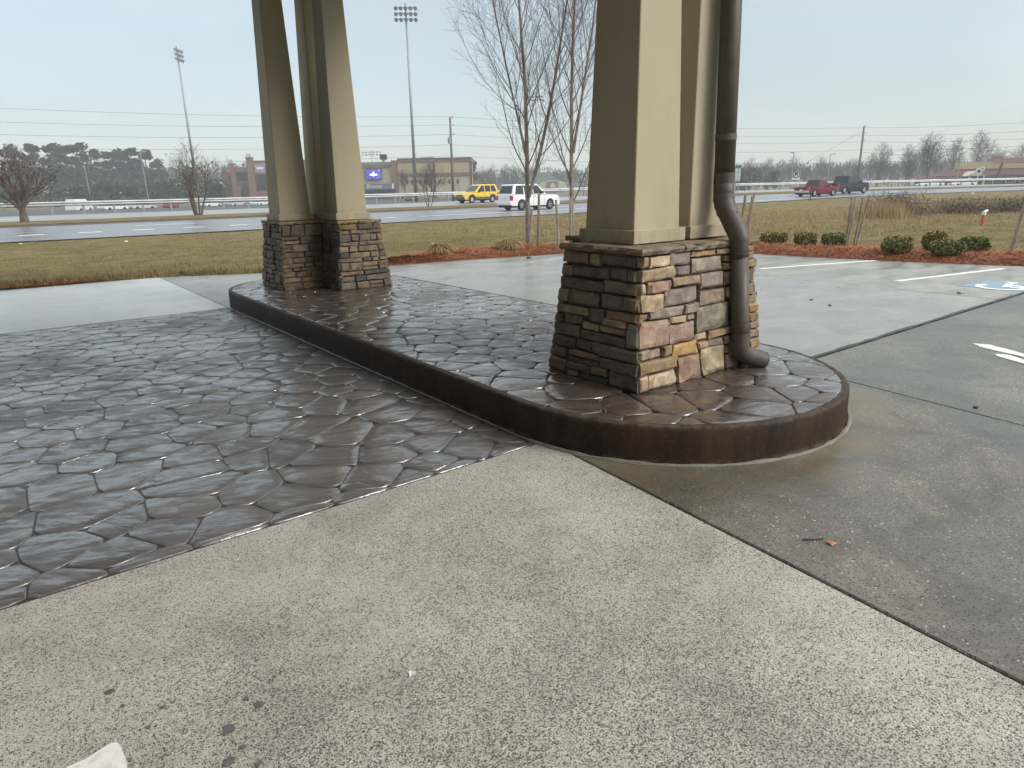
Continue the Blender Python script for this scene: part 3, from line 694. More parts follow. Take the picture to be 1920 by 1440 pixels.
def pillar(name, poly, conv, cols, label, seed, detail=None):
    """L-shaped battered ledge-stone base, cap stones and three tapered stucco columns"""
    r = random.Random(seed)
    cx_ = sum(p[0] for p in poly) / 6; cy_ = sum(p[1] for p in poly) / 6
    root = thing(name, label, 'pillar', (0, 0, 0), group='porte-cochere pillars on the island')
    lo = offset(poly, -0.022); hi = offset(poly, -INS - 0.022)
    c = MB(); c.prism(lo, 0.20, Z1 + 0.004, hi); c.build('mortar_core', MT['mortar'], root)
    n = len(poly)
    for i in range(n):
        e0 = conv[i]; e1 = conv[(i + 1) % n]
        f = Face(poly[i], poly[(i + 1) % n], e0, e1)
        if detail and i in detail:
            lst, colr, ax = detail[i]
            for k, (a, b, z0, z1) in enumerate(lst):
                zm = (z0 + z1) / 2; kk = (zm - Z0) / (Z1 - Z0) * INS
                base_ = f.a.y if ax else f.a.x; sgn = -1 if ax else 1
                lo_ = f.e0 * kk; hi_ = f.W - f.e1 * kk
                def un(v): return (sgn * (v - base_) - lo_) / (hi_ - lo_) * f.W
                u0, u1 = un(a), un(b)
                u0 = max(0.0, u0); u1 = min(f.W, u1)
                if u0 < 0.035: u0 = 0.0
                if u1 > f.W - 0.035: u1 = f.W
                cc = colr.get(k, r.choice(PAL)); gain = 1.0 if ax else 1.22  # front-face stones get lighter colours, painting in the stronger light there
                ledge_stone(f, u0, u1, max(z0, Z0), min(z1, Z1), root, tuple(min(.55, q_ * gain) for q_ in cc), r)
            if not ax:   # the stretch behind the downspout
                z = Z0; rows = [.352, .43, .50, .56, .63, .70, .77, .86, .975, 1.04, 1.098, 1.15]
                for zz in rows:
                    ledge_stone(f, (1.17 if z < .36 else 1.08), 1.28, z, zz, root, r.choice(PAL), r)
                    ledge_stone(f, 1.285, f.W, z, zz, root, r.choice(PAL + [PNK, OCH]), r); z = zz
        else: random_face(f, root, r, gain=1.0 if detail else 0.78)  # far pillar's stone colours are darkened, standing in for its shade
    # cap stones: mitred ring of thick slabs
    out = offset(poly, -INS + (0.032 if detail else 0.022)); inn = offset(poly, -INS - 0.19)
    for i in range(n):
        a, b = out[i], out[(i + 1) % n]; c0, d = inn[i], inn[(i + 1) % n]
        L = math.hypot(b[0] - a[0], b[1] - a[1]); k = max(1, round(L / 0.40))
        for j in range(k):
            t0, t1 = j / k, (j + 1) / k
            if j: t0 += 0.004
            P = lambda p, q_, t: (p[0] + (q_[0] - p[0]) * t, p[1] + (q_[1] - p[1]) * t)
            m = MB(); nseg = 9; top = 1.200 + r.uniform(-.005, .005); bot = Z1 + 0.004; vs = []
            for s in range(nseg + 1):
                t = t0 + (t1 - t0) * s / nseg; o_ = P(a, b, t); q_ = P(c0, d, t)
                ex = Vector((o_[0] - q_[0], o_[1] - q_[1])).normalized()
                w1, w2 = r.uniform(-.020, .006), r.uniform(-.018, .010)
                if s in (0, nseg) and (j == 0 and s == 0 or j == k - 1 and s == nseg): w1 = w2 = 0
                vs += [(q_[0], q_[1], bot), (o_[0] + ex.x * (w1 - .008), o_[1] + ex.y * (w1 - .008), bot), (o_[0] + ex.x * w2, o_[1] + ex.y * w2, bot + (top - bot) * .5),
                       (o_[0] + ex.x * (w1 - .010), o_[1] + ex.y * (w1 - .010), top - 0.004), (q_[0], q_[1], top)]
            fs = []
            for s in range(nseg):
                for w in range(4): fs.append((s * 5 + w, (s + 1) * 5 + w, (s + 1) * 5 + w + 1, s * 5 + w + 1))
            fs += [(0, 1, 2, 3, 4), tuple(nseg * 5 + q_ for q_ in (4, 3, 2, 1, 0))]
            m.add(vs, fs); o = m.build('cap_stone', MT['stone'], root); cc = r.choice([(0.20, .165, .125), (0.27, .19, .105), (0.235, .19, .14)]); o.color = (*cc, 1)
    for (x, y, hw) in cols:
        m = MB(); zt = 4.66; tp = hw - 0.0275 * (zt - 1.28)
        sq = lambda w: [(x - w, y - w), (x + w, y - w), (x + w, y + w), (x - w, y + w)]
        m.prism(sq(hw), 1.199, zt, sq(tp)); col = m.build('column', MT['stucco'], root, bevel=0.010)
        m = MB(); m.prism(sq(hw + 0.030), 1.2055, 1.298, sq(hw + 0.029)); m.build('plinth', MT['stucco'], col, bevel=0.004)
    return root
NP = [(3.28, 2.91), (4.72, 2.91), (4.72, 4.42), (3.86, 4.42), (3.86, 3.84), (3.28, 3.84)]
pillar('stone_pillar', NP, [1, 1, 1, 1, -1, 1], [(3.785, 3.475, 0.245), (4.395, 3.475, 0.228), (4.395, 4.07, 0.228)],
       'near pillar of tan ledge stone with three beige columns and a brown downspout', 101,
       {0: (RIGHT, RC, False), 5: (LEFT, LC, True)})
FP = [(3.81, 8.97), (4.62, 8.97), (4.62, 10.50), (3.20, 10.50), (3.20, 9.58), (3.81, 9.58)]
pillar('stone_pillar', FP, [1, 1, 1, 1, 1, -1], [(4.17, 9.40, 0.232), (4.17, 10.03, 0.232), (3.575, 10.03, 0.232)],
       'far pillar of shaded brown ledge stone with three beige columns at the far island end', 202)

# downspout on the front of the near pillar
ds = thing('downspout', 'round brown metal downspout with offset elbows on the front of the near pillar', 'downspout', (0, 0, 0))
def bend(pts, k=5):
    """round the corners of a polyline"""
    P = [Vector(p) for p in pts]; out = [P[0]]
    for i in range(1, len(P) - 1):
        a, b, c = P[i - 1], P[i], P[i + 1]; r_ = min((b - a).length, (c - b).length) * 0.48
        p0 = b + (a - b).normalized() * r_; p1 = b + (c - b).normalized() * r_
        for j in range(k + 1):
            t = j / k; out.append((p0 * (1 - t) + b * t) * (1 - t) + (b * t * 0 + p0 * 0 + b * (1 - t) + p1 * t) * t if False else p0 * (1 - t) ** 2 + b * 2 * t * (1 - t) + p1 * t * t)
    out.append(P[-1]); return out
DR = 0.073
up = bend([(4.425, 3.315, 4.60), (4.405, 3.155, 1.80), (4.400, 3.140, 1.56)], 2)
m = MB(); m.tube([(4.436, 3.270, 4.60), (4.418, 3.185, 2.6), (4.404, 3.142, 1.60)], DR, 20); m.build('pipe', MT['downspout'], ds, smooth=True)
m = MB(); el = bend([(4.404, 3.142, 1.62), (4.402, 3.135, 1.45), (4.352, 2.932, 1.22), (4.347, 2.925, 1.06)], 7)
rad = [DR + 0.003 - .009 * i / len(el) + (0.005 if 3 <= i < len(el) - 3 and i % 2 else 0) for i in range(len(el))]
m.tube(el, rad, 20); m.build('offset_elbow', MT['downspout'], ds, smooth=True)
m = MB(); m.tube([(4.348, 2.928, 1.12), (4.338, 2.868, 0.58), (4.336, 2.858, 0.47)], DR - .008, 20); m.build('pipe', MT['downspout'], ds, smooth=True)
m = MB(); oe = bend([(4.337, 2.862, 0.52), (4.336, 2.850, 0.375), (4.44, 2.818, 0.325), (4.545, 2.785, 0.288)], 6)
m.tube(oe, DR - .005, 20, caps=False); k = len(oe)
m.build('outlet_elbow', MT['downspout'], ds, smooth=True)
dvec = (Vector(oe[-1]) - Vector(oe[-2])).normalized()
m = MB(); m.tube([Vector(oe[-1]) - dvec * .03, Vector(oe[-1]) - dvec * .028], DR - 0.010, 20); m.build('outlet_mouth', MT['black'], ds)
m = MB(); m.tube([Vector(oe[-1]) - dvec * .006, Vector(oe[-1]) + dvec * .002], DR - 0.002, 20, caps=False); m.build('outlet_rim', MT['downspout_band'], ds, smooth=True)
for z in (1.90, 1.60):
    f_ = (z - 1.6) / 3.0; m = MB(); m.tube([(4.404 + .03 * f_, 3.142 + .12 * f_, z), (4.404 + .03 * f_, 3.143 + .12 * f_, z + (.045 if z > 1.7 else .075))], DR + 0.004, 20, caps=False)
    m.build('strap', MT['downspout_band'], ds, smooth=True)
for z, y in ((0.60, 2.871), (1.10, 2.926)):
    m = MB(); m.tube([(4.339 + (z - .6) * .018, y, z), (4.339 + (z - .6) * .018, y, z + 0.018)], DR - 0.0045, 20, caps=False); m.build('joint_ring', MT['downspout'], ds, smooth=True)
for p in ((4.375, 2.99, 1.40), (4.36, 2.868, 1.15), (4.37, 2.80, 0.62)):
    m = MB(); m.tube([p, (p[0] - .004, p[1] - .012, p[2])], 0.006, 6); m.build('screw', MT['steel'], ds)

# canopy over the drive that the pillars carry (above the frame; it shades and is mirrored in the wet paving)
cn = thing('porte_cochere_canopy', 'canopy roof over the driveway carried on the stone pillars', 'canopy', (0, 0, 0))
m = MB(); m.box((-4.8, 2.75, 4.58), (5.15, 11.0, 4.70)); m.build('soffit', simple('soffit_board', (0.13, 0.115, 0.085), 0.7), cn)
m = MB(); m.box((-4.8, 2.35, 4.46), (5.35, 2.75, 5.25)); m.box((-4.8, 11.0, 4.66), (5.35, 11.2, 5.25)); m.box((5.15, 2.752, 4.60), (5.348, 10.998, 5.25)); m.build('fascia', MT['stucco'], cn)
m = MB(); m.prism([(-4.88, 2.3), (5.6, 2.3), (5.6, 11.45), (-4.88, 11.45)], 5.252, 7.3, [(-4.88, 6.8), (1.5, 6.8), (1.5, 6.95), (-4.88, 6.95)]); m.build('roof', simple('shingle_brown', (0.07, 0.06, 0.05), 0.9), cn)
hw = thing('light_blocker_wall', 'unseen dark brown wall added beside the canopy to block light from the left', 'building', (0, 0, 0))  # unseen wall, added and sized to cut light on the pillars' left faces
m = MB(); m.box((-5.6, -40, -0.2), (-4.9, 14, 15)); m.build('wall', simple('blocker_wall_brown', (0.11, 0.075, 0.055), 0.85), hw)
m = MB(); m.box((-4.9, -40, 0.0), (-4.82, 14, 1.1)); m.build('stone_skirt', simple('skirt_stone', (0.16, 0.13, 0.10), 0.8, bump=0.6, bscale=8), hw)

# ------------------------------------------------------------------ markings on the concrete
def patch(name, poly, mat, z=0.005, parent=pave, label=None):
    m = MB(); p = ccw(poly); m.prism(p, z - 0.004, z, bottom=False); o = m.build(name, mat, parent)
    if label: o['label'] = label
    return o
def rough(poly, step=0.05, amp=0.008, seed=1):
    r = random.Random(seed); out = []
    for i in range(len(poly)):
        a, b = poly[i], poly[(i + 1) % len(poly)]; L = math.hypot(b[0] - a[0], b[1] - a[1]); k = max(1, int(L / step))
        for j in range(k):
            t = j / k; out.append((a[0] + (b[0] - a[0]) * t + r.uniform(-amp, amp), a[1] + (b[1] - a[1]) * t + r.uniform(-amp, amp)))
    return out
def line(a, b, w, **k):
    d = Vector((b[0] - a[0], b[1] - a[1])).normalized(); nx_, ny_ = -d.y * w / 2, d.x * w / 2
    return patch('parking_line', rough([(a[0] + nx_, a[1] + ny_), (b[0] + nx_, b[1] + ny_), (b[0] - nx_, b[1] - ny_), (a[0] - nx_, a[1] - ny_)], .25, .006), MT['white_paint'], **k)
line((11.70, 7.40), (14.5, 6.52), 0.10); line((11.70, 4.88), (14.62, 4.30), 0.10); line((11.5, 2.3), (14.9, 1.95), 0.10)
patch('painted_arrow', rough([(7.664, 2.393), (7.719, 2.254), (7.543, 1.952), (7.40, 1.70), (7.30, 1.66), (7.40, 1.92), (7.469, 2.099), (7.54, 2.285)], .05, .012, 3), MT['white_paint'], label='worn white arrow marking on the side slab')
patch('painted_arrow', rough([(7.335, 2.099), (7.387, 2.013), (7.287, 1.88), (7.10, 1.60), (7.02, 1.62), (7.165, 1.91), (7.254, 2.055)], .05, .012, 4), MT['white_paint'], label='broken second piece of the worn white arrow')
patch('paint_remnant', rough([(-0.111, 2.035), (-0.064, 2.034), (0.004, 2.061), (0.021, 2.052), (0.032, 2.007), (0.025, 1.86), (-0.10, 1.80), (-0.22, 1.95)], .02, .004, 5), MT['white_paint'], label='cream paint remnant at the near edge of the pale slab')
patch('accessible_bay_patch', rough([(11.76, 4.0), (12.62, 3.92), (12.75, 2.75), (11.9, 2.72)], .1, .02, 6), MT['blue_paint'], label='faded blue square of the accessible bay symbol')
def ring_arc(cx_, cy_, r0, r1, a0, a1, sx=1.0, k=18):
    o_ = [(cx_ + r1 * math.cos(R(a0 + (a1 - a0) * i / k)) * sx, cy_ + r1 * math.sin(R(a0 + (a1 - a0) * i / k))) for i in range(k + 1)]
    i_ = [(cx_ + r0 * math.cos(R(a1 - (a1 - a0) * i / k)) * sx, cy_ + r0 * math.sin(R(a1 - (a1 - a0) * i / k))) for i in range(k + 1)]
    return o_ + i_
patch('wheelchair_symbol', ring_arc(12.05, 3.52, 0.24, 0.34, 60, 350), MT['white_paint'], z=0.009)
patch('wheelchair_symbol', [(12.50, 3.60), (12.50, 3.50), (12.12, 3.42), (12.05, 3.52)], MT['white_paint'], z=0.010)
patch('wheelchair_symbol', [(12.14, 3.42), (12.14, 3.10), (11.90, 2.96), (11.86, 3.06), (12.04, 3.18), (12.04, 3.42)], MT['white_paint'], z=0.011)
patch('wheelchair_symbol', ring_arc(12.62, 3.55, 0.0, 0.08, 0, 360, k=10)[:11], MT['white_paint'], z=0.009)
gr_ = random.Random(8)
def spot(x, y, s):
    pts = []
    for i in range(14):
        a = 2 * math.pi * i / 14; r_ = .8 * s * gr_.uniform(.65, 1.2); pts.append((x + r_ * math.cos(a), y + r_ * math.sin(a) * .9))
    patch('oil_spot', pts, MT['gum'], z=0.0035)
for x, y, s in ((0.035, 2.314, .020), (0.412, 1.939, .024), (0.303, 1.891, .027), (0.271, 1.765, .024), (0.059, 2.214, .010), (0.162, 2.124, .012), (0.107, 2.06, .012), (0.319, 1.793, .014), (0.335, 1.699, .015), (0.385, 1.99, .012)): spot(x, y, s)
m = MB(); m.add([(2.785, 1.275, 0.003), (2.815, 1.268, 0.012), (2.822, 1.305, 0.004), (2.792, 1.312, 0.014), (2.80, 1.29, 0.016)], [(0, 1, 4), (1, 2, 4), (2, 3, 4), (3, 0, 4)])
tag(m.build('fallen_leaf', simple('orange_leaf', (0.55, 0.23, 0.10), 0.6)), 'small orange dry leaf lying on the dark damp slab', 'leaf')
m = MB(); m.tube([(2.73, 1.39, 0.006), (2.77, 1.352, 0.008), (2.815, 1.335, 0.005)], 0.004, 5)
tag(m.build('twig', MT['post_dark']), 'thin dark twig beside the orange leaf on the damp slab', 'twig')
m = MB(); m.add([(0.86, 1.74, .002), (0.885, 1.745, .006), (0.88, 1.765, .002), (0.865, 1.76, .008)], [(0, 1, 2, 3)]); tag(m.build('paper_scrap', MT['white_line']), 'tiny white scrap on the speckled foreground slab', 'litter')
def pebble(x, y, s, z, lab, mat='post_dark', name='pebble'):
    m = MB(); r = random.Random(int(x * 977)); k = 7
    vs = [(x, y, z + s * .9)]
    for L, (rr, zz) in enumerate(((.75, .6), (1.0, .15), (.8, 0))):
        for i in range(k): a = 2 * math.pi * i / k; q_ = rr * s * r.uniform(.8, 1.2); vs.append((x + q_ * math.cos(a) * 1.4, y + q_ * math.sin(a), z + zz * s))
    fs = [(0, 1 + i, 1 + (i + 1) % k) for i in range(k)] + [(1 + L * k + i, 1 + (L + 1) * k + i, 1 + (L + 1) * k + (i + 1) % k, 1 + L * k + (i + 1) % k) for L in range(2) for i in range(k)]
    m.add(vs, fs); return tag(m.build(name, MT[mat], smooth=True), lab, 'pebble' if name == 'pebble' else 'litter')
pebble(11.05, 3.72, .045, 0.0, 'flat dark pebble beside the blue accessible bay patch', 'steel_dark')
pebble(9.95, 12.35, .05, 0.0, 'dark clod on the wet slab in front of the straw bed')
pebble(9.0, 4.85, .022, 0.0, 'small dark pebble on the wet slab right of the downspout, left of two')
pebble(8.75, 4.45, .022, 0.0, 'small dark pebble on the wet slab right of the downspout, right of two')
pebble(5.45, 1.61, .018, 0.0, 'small dark pebble near the long joint on the side slab')
pebble(3.23, 9.02, .035, .24, 'small dark clod on the island top left of the far pillar foot')
for (x, y, lab, s) in ((2.545, 21.6, 'white litter scrap low on the lawn left of the far pillar', .06), (3.95, 28.4, 'white litter cup near the road edge left of the far pillar', .10), (0.85, 30.1, 'white scrap at the road edge near the leftmost tree', .07),
                       (10.55, 17.7, 'white crumpled paper on the lawn behind the straw mounds', .07), (35.4, 14.6, 'white bag caught in the brown bramble thicket', .16), (60.2, 27.8, 'dark clod on the road edge right of the trucks', .12), (62.8, 26.4, 'pale scrap on the road edge right of the trucks', .14), (72.6, 24.8, 'white paper on the road near the right frame edge', .2)):
    pebble(x, y, s * .6, (0.55 if 'bramble' in lab else hgt(x, y) + .02), lab, 'white_line' if 'white' in lab or 'pale' in lab else 'post_dark', 'litter_scrap')

# ------------------------------------------------------------------ pine straw beds
def along_edge(x0, x1, n):
    """points on the lawn edge with outward normals, between arc positions given by vertex search"""
    P = []; tot = 0
    for a, b in ES: L = float(np.hypot(*(b - a))); P.append((tot, L, a, b)); tot += L
    out = []
    for k in range(n):
        s = x0 + (x1 - x0) * k / (n - 1)
        for (t0, L, a, b) in P:
            if t0 <= s <= t0 + L + 1e-6:
                t = (s - t0) / L; p = a + (b - a) * t; d = (b - a) / L; out.append((p[0], p[1], -d[1], d[0])); break
    return out
def arc_at(xy):
    tot = 0; best = (9e9, 0)
    for a, b in ES:
        L = float(np.hypot(*(b - a))); d = (b - a) / L; t = float(np.clip((np.array(xy) - a) @ d, 0, L)); p = a + d * t; dd = float(np.hypot(*(p - xy)))
        if dd < best[0]: best = (dd, tot + t)
        tot += L
    return best[1]
A0, A1 = arc_at((6.9, 13.5)), arc_at((19.0, -5.0))
nb = 90; BED = along_edge(A0, A1, nb)
def bed_w(i): t = i / (nb - 1); return 0.15 + 2.05 * ss(0, .09, t)
def bed_z(x, y, v): return 0.015 + 0.13 * math.sin(math.pi * min(1, v * 1.02) ** .8) + 0.035 * mnoise.noise((x * 1.5, y * 1.5, 9)) + 0.02 * mnoise.noise((x * 4, y * 4, 2))
m = MB(); nv = 9
for i, (x, y, nx_, ny_) in enumerate(BED):
    w = bed_w(i)
    for j in range(nv):
        v = j / (nv - 1); d = -0.02 + w * v + 0.06 * mnoise.noise((x * 2, y * 2, j)); X, Y = x + nx_ * d, y + ny_ * d
        m.v.append((X, Y, bed_z(X, Y, v) if 0 < j < nv - 1 else -0.04))
m.f = [(i * nv + j, (i + 1) * nv + j, (i + 1) * nv + j + 1, i * nv + j + 1) for i in range(nb - 1) for j in range(nv - 1)]; m.mi = [0] * len(m.f)
m.f = [tuple(reversed(f)) for f in m.f]
bed = m.build('pine_straw_bed', MT['straw_bed'], smooth=True, kind='structure')
nr = np.random.default_rng(5)
def blades(n, pos, length, width, flat, lean=0.5, seed=1):
    """n needle-like triangles: pos (n,3); flat = lying needles, else standing blades"""
    g_ = np.random.default_rng(seed); a = g_.uniform(0, 2 * np.pi, n); L = length * g_.uniform(.5, 1.3, n); w = width * g_.uniform(.7, 1.3, n)
    d = np.stack([np.cos(a), np.sin(a), np.zeros(n)], 1); s = np.stack([-np.sin(a), np.cos(a), np.zeros(n)], 1)
    if flat: tip = d * L[:, None] + np.array([0, 0, 1]) * (g_.uniform(-.15, .45, n) * L)[:, None]
    else:
        le = g_.uniform(0, lean, n); tip = d * (L * np.sin(le))[:, None] + np.array([0, 0, 1]) * (L * np.cos(le))[:, None]
    T = np.zeros((n, 3, 3)); T[:, 0] = pos - s * w[:, None] / 2; T[:, 1] = pos + s * w[:, None] / 2; T[:, 2] = pos + tip
    if flat: T[:, 2] += s * w[:, None] * .3
    return T
ns_ = 46000; bi = nr.uniform(0, (nb - 1) * .93, ns_); bv = nr.uniform(-.03, 1.06, ns_)
B = np.array(BED); i0 = bi.astype(int); fr = (bi - i0)[:, None]; bp = B[i0] * (1 - fr) + B[np.minimum(i0 + 1, nb - 1)] * fr
wv = np.array([bed_w(i) for i in range(nb)])[i0]
PX = bp[:, 0] + bp[:, 2] * wv * bv; PY = bp[:, 1] + bp[:, 3] * wv * bv
PZ = np.array([bed_z(x, y, min(1, max(0, v))) for x, y, v in zip(PX, PY, bv)])
tri_cloud('pine_straw', blades(ns_, np.stack([PX, PY, PZ + .005], 1), .17, .015, True, seed=2), MT['straw'], kind='stuff')

q_n = 3000; qx_ = nr.uniform(-4, 1.6, q_n); qy_ = 15.12 + np.abs(nr.normal(0, .22, q_n))
tri_cloud('straw_litter', blades(q_n, np.stack([qx_, qy_, np.full(q_n, .03)], 1), .16, .014, True, seed=6), MT['straw'], kind='stuff')

# ------------------------------------------------------------------ grass
def scatter(n, x0, x1, y0, y1, test, seed):
    g_ = np.random.default_rng(seed); out = []
    while len(out) < n:
        x = g_.uniform(x0, x1); y = g_.uniform(y0, y1)
        if test(x, y, g_.random()): out.append((x, y, lawn_z(x, y) - 0.015))
    return np.array(out)
BEDP = B
def in_bed(x, y):
    d = edge_dist(x, y); return d < 2.1 and arc_at((x, y)) > A0 + 1.0
def lawn_ok(x, y, r):
    if y > ynear(x) - .3 or y < -4: return False
    if not (-0.55 < math.atan2(x, y) / 1.35 + .2): pass
    d = edge_dist(x, y)
    if d < 0.02: return False
    if d < 2.2 and in_bed(x, y): return False
    return r < 1.0 / (1 + (math.hypot(x, y) / 20) ** 2) + .18
pg = scatter(15000, -3, 34, 5, 31.5, lawn_ok, 3)
base_ = np.repeat(pg, 6, 0); base_[:, :2] += np.random.default_rng(9).normal(0, .06, (len(base_), 2))
tri_cloud('lawn_grass', blades(len(base_), base_, .085, .011, False, 1.25, 4), MT['grass'], kind='stuff')
def rim_ok(x, y, r):
    d = edge_dist(x, y); return 0.0 < d < 0.75 and x < 8 and r < 1.05 - d
pr_ = scatter(1500, -4, 8, 12, 17, rim_ok, 13); b2 = np.repeat(pr_, 9, 0); b2[:, :2] += np.random.default_rng(19).normal(0, .05, (len(b2), 2))
tri_cloud('edge_grass', blades(len(b2), b2, .15, .010, False, 1.0, 14), MT['grass'], kind='stuff')
def tall_ok(x, y, r):
    d = edge_dist(x, y); n_ = mnoise.noise((x * .25, y * .25, 7))
    return d > 2.3 and y < ynear(x) - 3 and x > 15 and ((y > 9.5 and x < 30 and n_ > -.15) or (28 < x < 44 and 10 < y < 22 and n_ > -.35) or (y > 16 and n_ > .22)) and r < .9
pt = scatter(3600, 15, 50, 8, 26, tall_ok, 23); b3 = np.repeat(pt, 9, 0); b3[:, :2] += np.random.default_rng(29).normal(0, .10, (len(b3), 2))
tri_cloud('tall_dry_grass', blades(len(b3), b3, .17, .013, False, .85, 24), MT['tall_grass'], kind='stuff')
# reedy clump at the right of the lawn and the bramble thickets
g_ = np.random.default_rng(31); c_ = np.stack([g_.normal(31.0, .5, 1500), g_.normal(13.9, .5, 1500), np.full(1500, -0.02)], 1)
tri_cloud('reed_clump', blades(1500, c_, .72, .025, False, .4, 33), MT['tall_grass'], kind='stuff')
def thicket(name, spots, n, seed):
    g_ = np.random.default_rng(seed); P = []
    for (x, y, rx, ry, h) in spots:
        k = n // len(spots); u = g_.normal(0, .5, (k, 3)); u[:, 2] = np.abs(u[:, 2]); P.append(np.stack([x + u[:, 0] * rx, y + u[:, 1] * ry, np.clip(u[:, 2] * h, 0, h)], 1))
    P = np.concatenate(P); k = len(P); a = g_.uniform(0, 6.28, k); L = g_.uniform(.15, .5, k); v = np.stack([np.cos(a) * .8, np.sin(a) * .8, g_.uniform(-.3, .9, k)], 1) * L[:, None]
    s = np.stack([-np.sin(a), np.cos(a), np.zeros(k)], 1) * .011; T = np.zeros((k, 3, 3)); T[:, 0] = P - s; T[:, 1] = P + s + np.array([0, 0, .012]); T[:, 2] = P + v
    return tri_cloud(name, T, MT['bramble'], kind='stuff')
thicket('bramble_thicket', [(34.2, 14.5, 2.0, 1.4, .75), (36.5, 12.8, 1.6, 1.2, .65), (32.6, 14.2, 1.2, .9, 1.0), (38.5, 11.6, 1.8, 1.1, .6), (41.5, 11.0, 2.4, 1.3, .65), (44.5, 9.8, 2.4, 1.4, .6)], 9000, 41)

# ------------------------------------------------------------------ boxwoods, cut grass mounds, stakes, marker
def leaf_quads(centers, size, seed, up=0.0):
    g_ = np.random.default_rng(seed); n = len(centers); a = g_.normal(0, 1, (n, 3)); a /= np.linalg.norm(a, axis=1)[:, None]; b = g_.normal(0, 1, (n, 3)); b -= a * (a * b).sum(1)[:, None]; b /= np.linalg.norm(b, axis=1)[:, None]
    s = size * g_.uniform(.6, 1.4, n)[:, None]; c = np.asarray(centers)
    return np.stack([c - a * s * .5 - b * s * .3, c + a * s * .5 - b * s * .3, c + a * s * .5 + b * s * .3, c - a * s * .5 + b * s * .3], 1)
def boxwood(x, y, w, d, h, label, seed, mat='box_leaf', tips=0, rz=0.0, square=True):
    g_ = np.random.default_rng(seed); z0 = bed_z(x, y, .6) - .03
    t = thing('boxwood_shrub', label, 'shrub', (x, y, z0), rz, 'clipped boxwoods in the straw bed')
    n = 2600; u = g_.uniform(-1, 1, (n, 3)); p_ = 4.5 if square else 2.6
    r_ = (np.abs(u) ** p_).sum(1) ** (1 / p_); u = u / r_[:, None] * g_.uniform(.72, 1.04, n)[:, None]
    lump = np.array([1 + .14 * mnoise.noise((a * 1.8 + seed, b * 1.8, c * 1.8)) for a, b, c in u])[:, None]; u = u * lump
    c = u * np.array([w / 2, d / 2, h / 2]) + np.array([0, 0, h / 2 + .05]); c = c[c[:, 2] > .02]
    quad_cloud('foliage', leaf_quads(c, .036, seed), MT[mat], t)
    m = MB()
    for k in range(7): a = 6.28 * k / 7; m.tube([(0, 0, -.03), (math.cos(a) * w * .18, math.sin(a) * d * .18, h * .35), (math.cos(a) * w * .34, math.sin(a) * d * .34, h * .72)], [.014, .010, .005], 5)
    m.build('stem', MT['twig'], t)
    if tips:
        k = 420; ct = c[c[:, 2] > h * .78]; ct = ct[g_.integers(0, len(ct), k)]; ct = ct[(ct[:, 0] * tips > -.02)]
        quad_cloud('burnt_tips', leaf_quads(ct + np.array([0, 0, .02]), .04, seed + 1), MT['box_leaf_tip'], t, kind='stuff')
boxwood(15.60, 9.55, .58, .46, .25, 'leftmost boxwood, wide and low, right after the downspout', 51, 'box_leaf_olive', rz=-.6)
boxwood(15.52, 8.68, .43, .42, .28, 'square olive boxwood second from the downspout', 52, 'box_leaf_olive', rz=-.6)
boxwood(15.92, 8.20, .45, .42, .29, 'dark square boxwood just left of the four stakes', 53, rz=-.7)
boxwood(15.10, 6.40, .58, .50, .31, 'loose round boxwood with brown top right of the four stakes', 54, 'box_leaf', 1, -.6, False)
boxwood(15.85, 5.98, .42, .42, .38, 'small boxwood with orange burnt top behind the wide front one', 55, 'box_leaf_olive', 1, 0, False)
boxwood(15.32, 5.52, .64, .50, .29, 'wide dark boxwood in front of the orange topped one', 56, 'box_leaf', 0, -.75, False)
boxwood(16.28, 5.36, .47, .42, .27, 'rightmost boxwood, dark and boxy, nearest the single stake', 57, rz=-.75)
def mound(x, y, w, h, label, seed):
    g_ = np.random.default_rng(seed); z = bed_z(x, y, .4) - .02
    t = thing('cut_grass_mound', label, 'ornamental grass', (x, y, z), 0, 'cut ornamental grass mounds in the straw bed')
    k = 900; a = g_.uniform(0, 6.28, k); L = g_.uniform(.6, 1, k); e = g_.uniform(.15, 1.45, k)
    p0 = np.stack([np.cos(a) * .06, np.sin(a) * .06, np.zeros(k)], 1); p1 = p0 + np.stack([np.cos(a) * np.cos(e) * w * .40, np.sin(a) * np.cos(e) * w * .4, np.sin(e) * h], 1) * L[:, None]
    p2 = p1 + np.stack([np.cos(a) * w * .16, np.sin(a) * w * .16, -h * .35 * np.cos(e)], 1)
    s = np.stack([-np.sin(a), np.cos(a), np.zeros(k)], 1) * .006
    quad_cloud('blade_tuft', np.concatenate([np.stack([p0 - s, p0 + s, p1 + s, p1 - s], 1), np.stack([p1 - s, p1 + s, p2 + s * .3, p2 - s * .3], 1)]), MT['wheat'], t)
mound(8.55, 13.95, .85, .26, 'left of two straw coloured cut grass mounds in the bed before the near bare tree', 61)
mound(10.25, 13.55, .80, .27, 'right of two straw coloured cut grass mounds, just left of the near bare tree', 62)
def stake(x, y, z1, dx, dy, label, r_=0.032, group=None):
    z0 = lawn_z(x, y) - .1; m = MB(); p0 = Vector((x, y, z0)); p1 = Vector((x + dx, y + dy, z1)); q_ = (p0 + p1) / 2 + Vector((rng.uniform(-.02, .02), rng.uniform(-.02, .02), 0))
    m.tube([p0, q_, p1], [r_, r_ * .95, r_ * .9], 8)
    return tag(m.build('wooden_stake', MT['stake'], smooth=False), label, 'stake', group)
G = 'weathered stakes of a removed tree'
